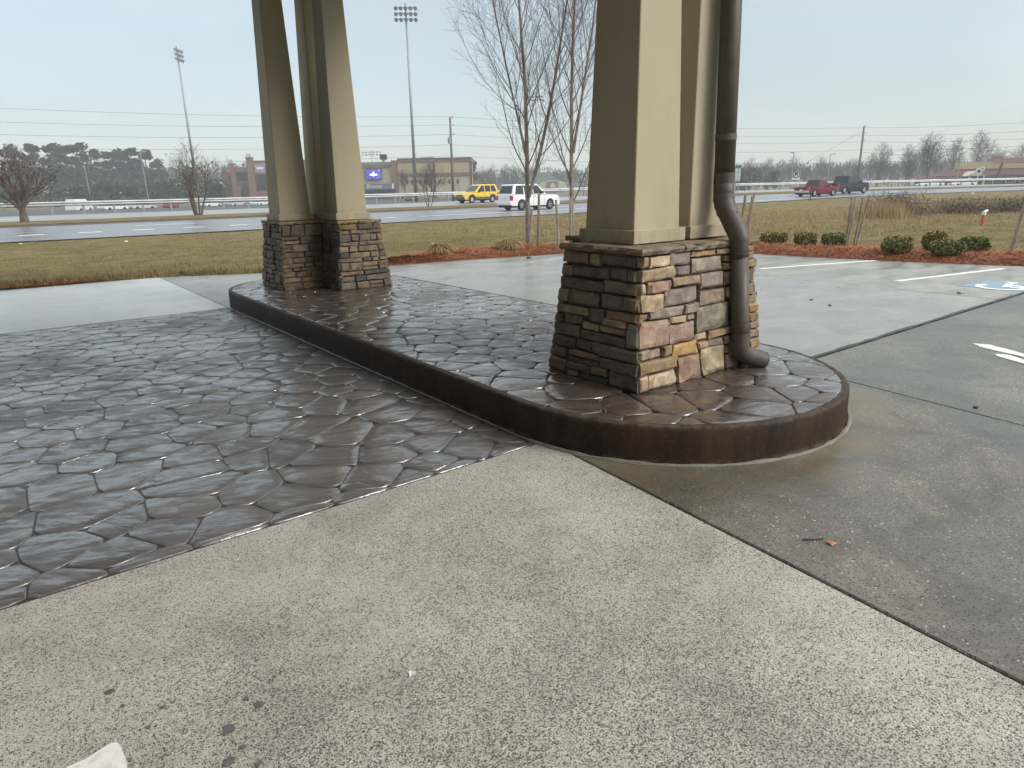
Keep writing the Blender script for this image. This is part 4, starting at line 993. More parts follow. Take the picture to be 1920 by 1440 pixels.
for i, (l0, l1, d_, w) in enumerate(((-.15, -.11, .05, 'leftmost'), (-.06, .01, -.06, 'second'), (.04, .12, .06, 'third'), (.13, .30, -.05, 'rightmost, leaning'))):
    stake(16.38 + l0 * .44 + d_, 8.00 - l0 * .9, (1.24, 1.22, 1.20, 1.27)[i], (l1 - l0) * .44, -(l1 - l0) * .9, f'{w} of four grey wooden stakes between the boxwoods', .030, G)
for i, (l0, l1, d_, w) in enumerate(((-.13, -.05, .04, 'leftmost'), (-.06, .02, -.05, 'second'), (.02, .12, .05, 'third'), (.09, .22, -.04, 'rightmost, leaning'))):
    stake(15.85 + l0 * .56 + d_, 10.60 - l0 * .83, (1.30, 1.28, 1.27, 1.33)[i], (l1 - l0) * .56, -(l1 - l0) * .83, f'{w} of four thin stakes just right of the downspout', .026, G)
stake(16.62, 4.82, 1.60, .05, -.17, 'single grey wooden stake near the right frame edge', .045)
stake(11.62, 14.02, 1.42, .03, -.02, 'stake beside the trunk of the near bare tree', .038)
stake(11.22, 13.92, 1.05, .16, .06, 'slanted stake against the near bare tree trunk', .036)
stake(11.62, 13.18, 1.28, -.05, .05, 'left crooked stake beside the bare tree next to the near pillar', .034)
stake(11.85, 12.98, 1.33, .02, .03, 'right stake beside the bare tree next to the near pillar', .036)
mk = thing('utility_marker', 'red utility marker post with white cap on the lawn', 'marker post', (27.5, 8.95, -.03))
m = MB(); m.tube([(0, 0, 0), (0, 0, .40)], .055, 8); m.build('post', simple('red_marker', (0.55, 0.10, 0.06), 0.6), mk)
m = MB(); m.tube([(0, 0, .40), (.01, 0, .52)], .07, 8); m.tube([(0, 0, .50), (.12, -.06, .55)], .045, 6); m.build('cap', MT['white_line'], mk)
mk2 = thing('road_marker', 'thin dark delineator post at the road edge in front of the red truck', 'marker post', (52.5, 29.3, hgt(52.5, 29.3)))
m = MB(); m.tube([(0, 0, -.1), (.05, 0, 1.0)], .04, 6); m.build('post', MT['post_dark'], mk2)

# ------------------------------------------------------------------ bare trees
def rot_about(v, ax, a): return Matrix.Rotation(a, 3, ax) @ v
def grow(out, p, d, L, r0, lev, r, P):
    """adds (points, radii, level) polylines; P: per level dict"""
    q_ = P[lev]; n = q_.get('seg', 6); pts = [p.copy()]; rad = [r0]; d = d.normalized(); pos = p.copy(); rt = r0 * q_.get('tip', .25)
    dirs = []
    for i in range(n):
        j = q_.get('wig', .12); d = (d + Vector((r.uniform(-j, j), r.uniform(-j, j), r.uniform(-j, j) * .6 + q_.get('lift', .06)))).normalized()
        pos = pos + d * (L / n); pts.append(pos.copy()); rad.append(r0 + (rt - r0) * (i + 1) / n); dirs.append(d.copy())
    out.append((pts, rad, lev))
    if lev + 1 >= len(P): return
    k = q_['kids']; a0 = r.uniform(0, 6.28)
    for c in range(k):
        t = q_.get('from', .2) + (q_.get('to', 1.0) - q_.get('from', .2)) * (c + r.uniform(.1, .9)) / k; f = t * n; i = min(n - 1, int(f)); w = f - i
        pp = pts[i] * (1 - w) + pts[i + 1] * w; dd = dirs[i]; az = a0 + c * 2.4 + r.uniform(-.5, .5)
        ax = dd.orthogonal().normalized(); ax = rot_about(ax, dd, az); an = R(r.uniform(*q_['ang'])); nd = rot_about(dd, ax, an)
        LL = q_['len'] * (1 - q_.get('shr', .55) * t) * r.uniform(.7, 1.2); rr = (rad[i] * (1 - w) + rad[i + 1] * w) * q_.get('rk', .5)
        grow(out, pp, nd, LL, max(rr, P[lev + 1].get('rmin', .002)), lev + 1, r, P)
def tubes(lines, sides):
    m = MB()
    for pts, rad, lev in lines: m.tube(pts, rad, sides if lev > 1 else max(sides, 5), caps=False)
    return m
def bare_tree(name, loc, stems, P, seed, label, group=None, mats=('bark', 'twig'), scale=1.0, sides=3, cat='tree', leaves=0, trunk_levels=1):
    r = random.Random(seed); t = thing(name, label, cat, loc, 0, group, scale)
    L = []
    for (off, d, ln, rad) in stems: grow(L, Vector(off), Vector(d), ln, rad, 0, r, P)
    tr = [l for l in L if l[2] < trunk_levels]; cr_ = [l for l in L if l[2] >= trunk_levels]
    m = MB()
    for pts, rad, lev in tr: m.tube(pts, rad, 8, caps=False)
    m.build('trunk', MT[mats[0]], t, smooth=True); c = tubes(cr_, sides).build('crown', MT[mats[1]], t, smooth=True)
    if leaves:
        g_ = np.random.default_rng(seed); tips = np.array([tuple(l[0][-1]) for l in cr_ if l[2] >= len(P) - 2]); k = g_.integers(0, len(tips), leaves)
        quad_cloud('withered_leaves', leaf_quads(tips[k] + g_.normal(0, .14, (leaves, 3)), .10, seed), MT['dead_leaf'], t)
    return t
NEAR = [dict(seg=14, wig=.035, lift=.05, tip=.10, kids=26, ang=(28, 46), len=2.7, shr=.55, rk=.36, **{'from': .13}),
        dict(seg=8, wig=.10, lift=.10, tip=.2, kids=9, ang=(22, 42), len=.95, shr=.45, rk=.5, rmin=.006, **{'from': .12}),
        dict(seg=5, wig=.13, lift=.07, tip=.35, kids=5, ang=(25, 50), len=.46, shr=.4, rk=.55, rmin=.0040, **{'from': .1}),
        dict(seg=3, wig=.15, lift=.05, tip=.6, rmin=.0028)]
bare_tree('bare_maple_tree', (11.40, 14.15, 0.0), [((0, 0, -.1), (.0, -.0, 1), 9.0, .070), ((.02, -.02, 1.35), (.24, -.20, 1), 7.2, .050), ((-.01, .0, 2.2), (-.14, .18, 1), 6.0, .034)], NEAR, 71,
          'tall bare grey tree with twin stems growing from the straw bed', sides=3)
bare_tree('bare_maple_tree', (11.98, 13.05, 0.0), [((0, 0, -.1), (-.02, .01, 1), 8.8, .062), ((.01, 0, 2.4), (.13, -.10, 1), 6.2, .038)], NEAR, 75,
          'tall bare grey tree partly hidden behind the left edge of the near pillar', sides=3)
CRAPE = [dict(seg=7, wig=.08, lift=.03, tip=.35, kids=6, ang=(22, 50), len=1.9, shr=.4, rk=.55, **{'from': .35}),
         dict(seg=5, wig=.14, lift=.06, tip=.3, kids=5, ang=(25, 55), len=1.0, shr=.4, rk=.6, rmin=.022, **{'from': .15}),
         dict(seg=4, wig=.16, lift=.04, tip=.4, kids=3, ang=(25, 55), len=.55, shr=.3, rk=.6, rmin=.012, **{'from': .2}), dict(seg=3, wig=.15, lift=.03, tip=.6, rmin=.008)]
def stems_(n, spread, ln, r0, seed):
    r = random.Random(seed); out = []
    for i in range(n): a = 6.28 * i / n + r.uniform(-.4, .4); out.append(((math.cos(a) * .14, math.sin(a) * .14, -.1), (math.cos(a) * spread, math.sin(a) * spread, 1), ln * r.uniform(.8, 1.1), r0 * r.uniform(.8, 1.15)))
    return out
bare_tree('median_tree', (1.75, 47.4, .22), [((0, 0, -.1), (.02, 0, 1), 1.5, .30)] + [((0, 0, 1.0), v, l_, .15) for v, l_ in (((-.55, .2, 1), 2.5), ((-.2, -.4, 1), 2.7), ((.25, .3, 1), 2.8), ((.6, -.2, 1), 2.6), ((-.85, -.1, .8), 2.3), ((.85, .2, .8), 2.4))], CRAPE, 81,
          'thick trunked median tree with withered brown foliage at the left end', mats=('bark_far', 'twig_far'), leaves=900, scale=.84)
bare_tree('median_tree', (11.0, 47.6, .24), stems_(5, .34, 3.0, .075, 82), CRAPE, 82, 'bare vase shaped multi-stem tree on the median left of the far pillar', mats=('bark_far', 'twig_far'), leaves=60)
bare_tree('median_tree', (28.2, 47.5, .24), stems_(3, .34, 2.1, .045, 83), CRAPE, 83, 'small thin bare tree on the median before the tan building', mats=('bark_far', 'twig_far'), scale=1.0)

# ------------------------------------------------------------------ vehicles
def glass_mat():
    t = NT('tinted_glass'); return t.fin((0.018, 0.022, 0.026), 0.06, spec=0.6)
MT['glass'] = glass_mat()
MT['tyre'] = simple('tyre_rubber', (0.018, 0.018, 0.019), 0.85)
MT['rim'] = simple('alloy_rim', (0.50, 0.51, 0.53), 0.3, 0.7)
MT['rim_dark'] = simple('machined_rim', (0.30, 0.30, 0.32), 0.3, 0.7)
MT['clad'] = simple('grey_cladding', (0.075, 0.075, 0.072), 0.6)
MT['chrome'] = simple('chrome_bumper', (0.62, 0.63, 0.65), 0.2, 0.9)
MT['tail'] = simple('red_lens', (0.42, 0.02, 0.03), 0.25)
MT['lens'] = simple('clear_lens', (0.62, 0.65, 0.66), 0.12)
MT['plate'] = simple('plate_white', (0.72, 0.75, 0.78), 0.4)
def paint(name, col):
    t = NT(name); dk = max(col) < .3; return t.fin(col, 0.4 if dk else 0.32, spec=0.25 if dk else 0.5, Coat_Weight=0.12 if dk else 0.5, Coat_Roughness=0.06)
def vehicle(name, label, loc, rz, scale, paint_m, L, Wd, wheels, rw, zb, zc, xh, nose, cab, side, H, cat, clad=None, rim='rim', bumper=None, open_bed=None, rear_glass=True, plate=True, rails=False):
    """x runs from the tail (0) to the nose (L); cab: (x rear bottom, x rear top, x front top, x front bottom); side: list of glass x-ranges"""
    t = thing(name, label, cat, loc, rz, 'vehicles on the highway'); t.scale = scale
    hw_ = Wd / 2; zbot = 0.34; ra = rw + 0.055
    bot = []
    for xw in (wheels[1], wheels[0]):
        bot += [(xw + ra * math.cos(a), max(zbot, rw + ra * math.sin(a))) for a in np.linspace(R(-12), R(192), 11)]
    prof = [(0.02, zb - .03), (0.10, zb)] + ([(cab[0], zb + .01)] if open_bed is None else [(open_bed, zb), (open_bed + .02, zb + .01)]) + [(xh, zc), (xh + (L - xh) * .55, zc - .03), (L - .22, nose), (L - .06, nose - .12), (L, .62), (L - .05, .42), (L - .14, zbot)] + bot + [(0.12, zbot + .02), (0.02, .46), (0, .66)]
    n = len(prof); m = MB(); cx0 = L / 2
    def wy(x, z):
        k = 1.0 - .035 * abs((x - cx0) / cx0) ** 3 * 2; return hw_ * k * (1 - .05 * abs(z - .75))
    secs = [(1, 1.0), (.93, 1.0)]
    vs = [(x - cx0, -wy(x, z), z) for x, z in prof] + [(x - cx0, wy(x, z), z) for x, z in prof]
    fs = [tuple(range(n)), tuple(reversed(range(n, 2 * n)))] + [(i, n + i, n + (i + 1) % n, (i + 1) % n) for i in range(n)]
    m.add(vs, fs); body = m.build('body', paint_m, t, bevel=.045)
    # greenhouse
    g0, g1, g2, g3 = cab; wb, wt = hw_ - .03, hw_ - .20
    bz = zb - .02
    vs = [(g0, -wb, bz), (g3, -wb, zc - .02), (g2, -wt, H), (g1, -wt, H), (g0, wb, bz), (g3, wb, zc - .02), (g2, wt, H), (g1, wt, H)]
    m = MB(); m.add([(x - cx0, y, z) for x, y, z in vs], [(0, 1, 2, 3), (7, 6, 5, 4), (1, 5, 6, 2), (4, 0, 3, 7), (3, 2, 6, 7), (0, 4, 5, 1)]); m.build('cabin', paint_m, t, bevel=.06)
    def on_side(x, z, s, off=.008):
        k = (z - bz) / (H - bz); return (x - cx0, s * (wb + (wt - wb) * k + off), z)
    zlo, zhi = zb + .03, H - .11
    for s in (-1, 1):
        for (a0, a1, b0, b1) in side:      # bottom range, top range
            c_ = [on_side(a0, zlo, s), on_side(a1, zlo, s), on_side(b1, zhi, s), on_side(b0, zhi, s)]
            i_ = [on_side(a0, zlo, s, -.02), on_side(a1, zlo, s, -.02), on_side(b1, zhi, s, -.02), on_side(b0, zhi, s, -.02)]
            m = MB(); m.add(c_ + i_, [(0, 1, 2, 3), (0, 4, 5, 1), (1, 5, 6, 2), (2, 6, 7, 3), (3, 7, 4, 0)]); m.build('side_window', MT['glass'], t)
    def end_glass(nm, xb, xt, zb_, sgn):
        def pt(k, y): x = xb + (xt - xb) * k; z = zb_ + (H - zb_) * k; w = (wb + (wt - wb) * k - .10) * y; return (x - cx0 + sgn * .012, w, z)
        k0, k1 = .12, .84; m = MB(); m.add([pt(k0, -1), pt(k0, 1), pt(k1, 1), pt(k1, -1)], [(0, 1, 2, 3)]); m.build(nm, MT['glass'], t)
    end_glass('windscreen', g3, g2, zc, 1)
    if rear_glass: end_glass('rear_window', g0, g1, bz, -1)
    for k, xw in enumerate(wheels):
        for s in (-1, 1):
            m = MB(); w_ = .115; N = 20
            ringp = [(rw * .64, w_), (rw * .92, w_), (rw, w_ * .7), (rw, -w_ * .7), (rw * .92, -w_), (rw * .64, -w_)]
            for (q_, yy) in ringp:
                for i in range(N): a = 6.283 * i / N; m.v.append((xw - cx0 + q_ * math.cos(a), s * (hw_ - .13) + s * yy, rw + q_ * math.sin(a)))
            for L_ in range(len(ringp) - 1): m.f += [(L_ * N + i, L_ * N + (i + 1) % N, (L_ + 1) * N + (i + 1) % N, (L_ + 1) * N + i) for i in range(N)]
            m.mi = [0] * len(m.f); tyre = m.build('wheel', MT['tyre'], t, smooth=True)
            m = MB(); yo = s * (hw_ - .13 + .085)
            m.add([(xw - cx0 + rw * .66 * math.cos(6.283 * i / N), yo - s * .05, rw + rw * .66 * math.sin(6.283 * i / N)) for i in range(N)], [tuple(range(N))])
            for i in range(5):
                a = 6.283 * i / 5 + .3; ca, sa = math.cos(a), math.sin(a); v = []
                for (q_, hw2) in ((.10, .05), (.64, .075)):
                    for sg in (-1, 1): v.append((xw - cx0 + rw * q_ * ca - sg * hw2 * sa, yo, rw + rw * q_ * sa + sg * hw2 * ca))
                m.add([v[0], v[1], v[3], v[2]], [(0, 1, 2, 3)], 1)
            m.tube([(xw - cx0, yo - s * .02, rw), (xw - cx0, yo + s * .01, rw)], rw * .17, 10, 1)
            rr = rw * .66
            m.add([(xw - cx0 + q_ * math.cos(6.283 * i / N), yo, rw + q_ * math.sin(6.283 * i / N)) for q_ in (rr, rr * .88) for i in range(N)], [(i, (i + 1) % N, N + (i + 1) % N, N + i) for i in range(N)], 1)
            m.build('rim', [MT['black'], MT[rim]], tyre)
    m = MB(); m.box((-cx0 + .10, -hw_ + .16, .22), (cx0 - .25, hw_ - .16, .46)); m.build('underbody', MT['black'], t)
    bm_ = MT[bumper] if bumper else (MT[clad] if clad else paint_m)
    m = MB(); m.box((-cx0 - .07, -hw_ + .06, .42), (-cx0 + .12, hw_ - .06, .64)); m.build('rear_bumper', bm_, t, bevel=.03)
    m = MB(); m.box((cx0 - .16, -hw_ + .08, .36), (cx0 + .05, hw_ - .08, .62)); m.build('front_bumper', bm_, t, bevel=.03)
    m = MB(); m.box((cx0 - .05, -hw_ * .5, .66), (cx0 + .015, hw_ * .5, nose - .14)); m.build('grille', MT['black'], t, bevel=.01)
    for s in (-1, 1):
        m = MB(); m.box((cx0 - .30, s * hw_ * .74 - .17, nose - .30), (cx0 - .005, s * hw_ * .74 + .17, nose - .10)); m.build('headlight', MT['lens'], t, bevel=.02)
        m = MB(); m.box((-cx0 - .012, s * (hw_ - .13) - .10, zb - .42), (-cx0 + .20, s * (hw_ - .13) + .105, zb - .08)); m.build('tail_light', MT['tail'], t, bevel=.02)
        m = MB(); m.box((g3 - cx0 - .62, s * (hw_ + .02) - .02, zb + .03), (g3 - cx0 - .48, s * (hw_ + .02) + s * .17 + .02, zb + .20)) if s > 0 else m.box((g3 - cx0 - .62, -hw_ - .21, zb + .03), (g3 - cx0 - .48, -hw_ + .0, zb + .20)); m.build('mirror', MT['black'], t, bevel=.02)
        for (a0, a1, b0, b1) in side[-2:]:
            m = MB(); y_ = s * (wy(a0 + .15, .85) + .003); m.box((a0 + .06 - cx0, min(y_, y_ + s * .02), zb - .17), (a0 + .24 - cx0, max(y_, y_ + s * .02), zb - .13)); m.build('door_handle', MT['clad'], t)
            m = MB(); y_ = s * wy(a1, .75) ; m.box((a1 - cx0 + .02, min(y_, y_ + s * .006), .45), (a1 - cx0 + .034, max(y_, y_ + s * .006), zb - .04)); m.build('door_seam', MT['black'], t)
        if clad:
            m = MB(); y_ = s * (hw_ - .03); m.box((wheels[0] + ra - cx0 + .0, min(y_, y_ + s * .045), .33), (wheels[1] - ra - cx0, max(y_, y_ + s * .045), .56)); m.build('sill_cladding', MT[clad], t, bevel=.015)
            for xw in wheels:
                m = MB(); N = 12; v = []
                for q_ in (ra - .01, ra + .09):
                    for i in range(N): a = R(-8 + 196 * i / (N - 1)); v.append((xw - cx0 + q_ * math.cos(a), s * (hw_ + .012), rw + q_ * math.sin(a)))
                m.add(v, [(i, i + 1, N + i + 1, N + i) for i in range(N - 1)]); m.build('arch_cladding', MT[clad], t)
        if rails:
            m = MB(); m.tube([(g1 - cx0 + .1, s * (wt - .08), H + .01), (g1 - cx0 + .2, s * (wt - .08), H + .06), (g2 - cx0 - .3, s * (wt - .08), H + .06), (g2 - cx0 - .2, s * (wt - .08), H + .01)], .02, 6); m.build('roof_rail', MT['black'], t)
    if plate:
        m = MB(); m.box((-cx0 - .025, -.16, zb - .42), (-cx0 - .004, .16, zb - .25)); m.build('number_plate', MT['plate'], t)
    if open_bed is not None:
        m = MB(); m.box((-cx0 + .14, -hw_ + .14, zb - .02), (open_bed - cx0 - .05, hw_ - .14, zb + .012)); m.build('load_bed', MT['black'], t)
        m = MB(); m.box((-cx0 - .006, -hw_ + .12, zb - .5), (-cx0 + .03, hw_ - .12, zb - .04)); m.build('tailgate', paint_m, t, bevel=.01)
        m = MB(); m.box((-cx0 - .012, -.12, zb - .18), (-cx0 - .004, .12, zb - .12)); m.build('tailgate_handle', MT['black'], t)
    return t
def road_heading(x): return math.atan2(-0.004 * max(0, x - 30), 1)
# white full-size SUV heading right
wx, wy_ = 30.55, 37.85
vehicle('white_suv', 'white full-size SUV driving right on the near carriageway, seen from its tail', (wx, wy_, hgt(wx, wy_) + .012), road_heading(wx) - .02, (.80, .88, .90), paint('white_car_paint', (0.78, 0.79, 0.80)), 5.33, 2.02, (1.12, 4.23), .395,
        1.18, 1.18, 3.75, 1.08, (.10, .42, 2.95, 3.80), [(.42, 1.32, .62, 1.34), (1.42, 2.32, 1.44, 2.34), (2.40, 3.52, 2.42, 2.92)], 1.93, 'SUV', rim='rim_dark', rails=True)
yx, yy = 36.6, 53.0
vehicle('yellow_suv', 'yellow compact SUV with grey lower cladding driving left on the far carriageway', (yx, yy, hgt(yx, yy) + .014), math.pi + .06, (.92, .95, .95), paint('yellow_car_paint', (0.80, 0.50, 0.015)), 4.40, 1.80, (.86, 3.48), .345,
        1.02, 1.00, 3.05, .92, (.06, .34, 2.20, 3.10), [(.34, .98, .52, 1.02), (1.08, 1.78, 1.10, 1.80), (1.87, 2.80, 1.89, 2.20)], 1.72, 'SUV', clad='clad', rails=True)
rx, ry = 61.0, 33.5
vehicle('red_pickup', 'dark red pickup truck driving right behind the blue one, on the near carriageway', (rx, ry, hgt(rx, ry) + .012), road_heading(rx), (.82, .84, .83), paint('red_car_paint', (0.165, 0.008, 0.016)), 5.25, 1.90, (1.10, 4.32), .375,
        1.02, 1.06, 3.85, .98, (1.75, 2.02, 3.05, 3.90), [(1.95, 2.62, 2.10, 2.64), (2.72, 3.66, 2.74, 3.04)], 1.76, 'pickup truck', bumper='chrome', open_bed=1.75)
bx, by = 69.2, 34.9
vehicle('dark_blue_pickup', 'dark navy crew cab pickup truck driving right ahead of the red one', (bx, by, hgt(bx, by) + .012), road_heading(bx) + .02, (.85, .88, .88), paint('navy_car_paint', (0.012, 0.017, 0.035)), 5.85, 2.03, (1.22, 4.90), .41,
        1.20, 1.24, 4.45, 1.18, (1.72, 1.95, 3.70, 4.50), [(1.98, 2.78, 2.08, 2.80), (2.88, 4.22, 2.90, 3.70)], 1.94, 'pickup truck', bumper='chrome', open_bed=1.72)
def parked(x, y, rz, col, label, van=False, z=-.85):
    t = thing('parked_car', label, 'car', (x, y, z), rz, 'cars parked beyond the guardrail')
    m = MB(); h1, h2 = (.95, 2.0) if van else (.82, 1.45)
    prof = [(-2.2, .35), (-2.25, .7), (-2.15, h1), (-1.0 if van else -.9, h1 + .04), (1.2, h1), (2.1, h1 - .18), (2.25, .6), (2.2, .32)]
    if van: prof = [(-2.5, .35), (-2.5, 1.0), (-2.45, 1.05), (1.5, 1.05), (2.3, .95), (2.45, .5), (2.4, .32)]
    n = len(prof); m.add([(x_, s * .88, z_) for s in (-1, 1) for x_, z_ in prof], [tuple(range(n)), tuple(reversed(range(n, 2 * n)))] + [(i, n + i, n + (i + 1) % n, (i + 1) % n) for i in range(n)])
    m.build('body', paint('parked_paint', col), t, bevel=.05)
    a, b, c, d = (-2.45, -2.35, 1.0, 1.6) if van else (-1.9, -1.3, .35, 1.15)
    m = MB(); m.add([(a, -.84, h1), (d, -.84, h1), (c, -.66, h2), (b, -.66, h2), (a, .84, h1), (d, .84, h1), (c, .66, h2), (b, .66, h2)], [(0, 1, 2, 3), (7, 6, 5, 4), (1, 5, 6, 2), (4, 0, 3, 7), (3, 2, 6, 7)]); m.build('cabin', paint('parked_paint', col) if van else MT['glass'], t, bevel=.04)
    m = MB()
    if not van: m.box((b, -.66, h2 - .03), (c, .66, h2 + .03)); m.build('car_roof', paint('parked_paint', col), t)
    for xw in (-1.4, 1.4):
        for s in (-1, 1): m = MB(); m.tube([(xw, s * .70, .33), (xw, s * .9, .33)], .33, 12); m.build('wheel', MT['tyre'], t)
Wt = (.75, .76, .77)
parked(12.2, 128.0, 1.0, Wt, 'white van parked beyond the guardrail right of the leftmost median tree', True)
parked(16.6, 126.5, .6, Wt, 'white car parked beyond the guardrail just right of the white van')
parked(21.0, 128.5, .5, (.55, .56, .58), 'silver car parked beyond the guardrail left of the red one')
parked(25.0, 126.0, 1.2, (.28, .03, .03), 'red car parked beyond the guardrail between the two left median trees')
parked(31.8, 128.5, .7, Wt, 'white car parked beyond the guardrail right of the vase shaped tree')
parked(36.0, 128.0, .7, (.5, .51, .52), 'grey car parked beyond the guardrail beneath the floodlight pole')
parked(40.2, 127.5, .8, Wt, 'white car parked beyond the guardrail below the arched gateway')
parked(46.2, 124.0, .9, Wt, 'white van parked beyond the guardrail just left of the far pillar', True)
parked(68.0, 121.5, .9, (.08, .08, .09), 'dark car parked beyond the guardrail below the blue screen')
parked(75.5, 116.0, .9, Wt, 'white car parked beyond the guardrail below the tan building')
parked(84.5, 112.0, 2.2, Wt, 'white car parked beyond the guardrail left of the yellow SUV')
parked(136.0, 53.5, 2.6, Wt, 'white car parked by the red roofed building, left of two', z=.1)
parked(140.5, 50.0, 2.6, Wt, 'white car parked by the red roofed building, right of two', z=.1)

# ------------------------------------------------------------------ guardrail, poles, wires, signs
gr = thing('guardrail', 'long galvanised steel guardrail along the far side of the highway', 'guardrail', (0, 0, 0))
prof = [(0, .46), (-.05, .50), (-.08, .55), (-.05, .60), (0, .63), (-.05, .66), (-.08, .71), (-.05, .76), (0, .79)]
xs = np.arange(-60, 150.1, 2.0); m = MB(); n = len(prof)
for x in xs:
    y = ynear(x) + 28.9; zz = hgt(x, y)
    for (d, z) in prof: m.v.append((x, y + d, zz + z + .14))
m.f = [(i * n + k, (i + 1) * n + k, (i + 1) * n + k + 1, i * n + k + 1) for i in range(len(xs) - 1) for k in range(n - 1)]; m.mi = [0] * len(m.f)
m.build('rail_beam', MT['steel'], gr)
pm = MB(); pm.box((-.075, .02, -.6), (.075, .2, .80)); pme = pm.mesh('post', MT['steel_dark'])
for x in np.arange(-40, 130, 2.0):
    y = ynear(x) + 28.9; ob('post', pme, gr, (x, y, hgt(x, y) + .1))
def flood(x, y, z, H, label, rows, cols_, face, rad=.24, w=3.4):
    t = thing('floodlight_pole', label, 'floodlight', (x, y, z), face, 'stadium floodlight poles')
    m = MB(); m.tube([(0, 0, -1), (0, 0, H)], [rad, rad * .45], 10); m.build('pole', MT['steel_dark'], t, smooth=True)
    for r_ in range(rows):
        zz = H - .7 - r_ * (.85 if rows == 3 else .9); m = MB(); m.box((-w / 2, -.06, zz - .06), (w / 2, .06, zz + .06)); m.build('crossarm', MT['steel_dark'], t)
        for c in range(cols_):
            xx = -w / 2 + w * c / (cols_ - 1); m = MB(); m.tube([(xx, -.05, zz), (xx, -.45, zz - .22)], [.16, .34], 8); m.build('flood_lamp', MT['lamp_head'], t)
    return t
flood(61.3, 107.6, -.6, 31.6, 'tallest floodlight pole with three rows of lamps before the tan building', 3, 5, -.55, .30, 3.2)
flood(37.55, 160.5, -.6, 31.2, 'leaning floodlight pole left of the pillars with lamps seen side on', 3, 5, .95, .30, 3.0)
flood(123.9, 250.2, -.6, 17.2, 'distant short floodlight showing above the screen roof', 2, 6, -.6, .25, 7.0)
flood(135.9, 164.5, -.6, 28.6, 'distant floodlight pole seen through the bare trees', 2, 4, -.9, .25, 4.0)
def lamp(x, y, z, H, label, arm, rz):
    t = thing('street_lamp', label, 'street lamp', (x, y, z), rz, 'parking lot lamps')
    m = MB(); m.tube([(0, 0, -.5), (0, 0, H)], [.13, .09], 8); m.build('pole', MT['steel_dark'], t)
    m = MB(); m.tube([(0, 0, H - .1), (arm, 0, H)], .06, 6); m.build('arm', MT['steel_dark'], t)
    m = MB(); m.box((arm - .1, -.22, H - .08), (arm + .55, .22, H + .10)); m.build('lamp_head', MT['steel_dark'], t, bevel=.03)
lamp(30.4, 175.8, -.6, 11.5, 'tall car park lamp rising above the pines between the median trees', .5, 0)
lamp(21.2, 195.0, -.6, 10.0, 'car park lamp in front of the left pines', -.8, 0)
lamp(6.6, 207.0, -.6, 12.5, 'car park lamp above the leftmost median tree', -.7, 0)
lamp(137.0, 81.0, -.4, 7.9, 'lamp post behind the red pickup', -.6, -.9)
lamp(153.3, 81.8, -.4, 7.8, 'pale lamp post behind the blue pickup', .5, -.9)
lamp(152.8, 55.3, -.4, 5.2, 'lamp post beside the red roofed building', -.5, -1.0)
def upole(x, y, z, H, label, dev=0):
    t = thing('utility_pole', label, 'utility pole', (x, y, z), 0, 'wooden utility poles')
    m = MB(); m.tube([(0, 0, -1), (0, 0, H)], [.24, .15], 10); m.build('pole', MT['wood_pole'], t, smooth=True)
    if dev:
        m = MB(); m.tube([(-.45, -.25, H - 3.9), (-.45, -.25, H - 3.0)], .26, 12); m.tube([(-.45, -.25, H - 3.0), (-.45, -.25, H - 2.75)], .05, 6); m.build('transformer', MT['lamp_head'], t)
        m = MB(); m.box((-.4, -.2, H - 3.6), (0, .05, H - 3.45)); m.build('bracket', MT['steel_dark'], t)
    for h in (.1, 1.3, 2.6):
        m = MB(); m.tube([(.15, 0, H - h), (.5, -.1, H - h + .12)], .035, 5); m.tube([(.5, -.1, H - h + .05), (.5, -.1, H - h + .3)], .07, 6); m.build('insulator', MT['steel_dark'], t)
P0 = (-12.5, 143.0); P1 = (60.6, 94.4); P2 = (130.4, 63.8); P3 = (133.0, 19.0)
upole(P1[0], P1[1], -.6, 12.9, 'dark utility pole with transformer beside the tan building', 1)
upole(P2[0], P2[1], -.3, 11.4, 'utility pole rising behind the blue pickup truck')
upole(P0[0], P0[1], -.6, 15.6, 'utility pole beyond the left edge of the view'); upole(P3[0], P3[1], -.3, 11.0, 'utility pole beyond the right edge of the view')
HT = [(15.8, 12.4, 10.84, 10.3, 'topmost'), (13.6, 11.2, 9.53, 9.0, 'second highest'), (11.7, 9.79, 8.41, 7.9, 'middle'), (9.7, 8.26, 7.0, 7.1, 'second lowest'), (7.6, 6.61, 4.85, 6.3, 'lowest')]
for h0, h1, h2, h3, w in HT:
    t = thing('power_line', f'{w} of five thin power lines strung between the utility poles', 'power line', (0, 0, 0), 0, 'power lines across the sky')
    for (a, za, b, zb_) in ((P0, h0, P1, h1), (P1, h1, P2, h2), (P2, h2, P3, h3)):
        pts = [(a[0] + (b[0] - a[0]) * k / 12, a[1] + (b[1] - a[1]) * k / 12, za + (zb_ - za) * k / 12 - .75 * 4 * (k / 12) * (1 - k / 12)) for k in range(13)]
        m = MB(); m.tube(pts, .018, 4); m.build('cable', MT['wire'], t)
m = MB(); m.tube([(P2[0], P2[1], 10.4), (118.5, 71.0, 3.0)], .022, 4); tag(m.build('guy_wire', MT['wire']), 'slanting guy wire left of the pole behind the blue pickup', 'guy wire')
m = MB(); m.tube([(P2[0], P2[1], 6.6), (150, 52, 5.0)], .022, 4); tag(m.build('service_wire', MT['wire']), 'sagging service wire dropping right from the pole behind the blue pickup', 'power line')
FONT = None
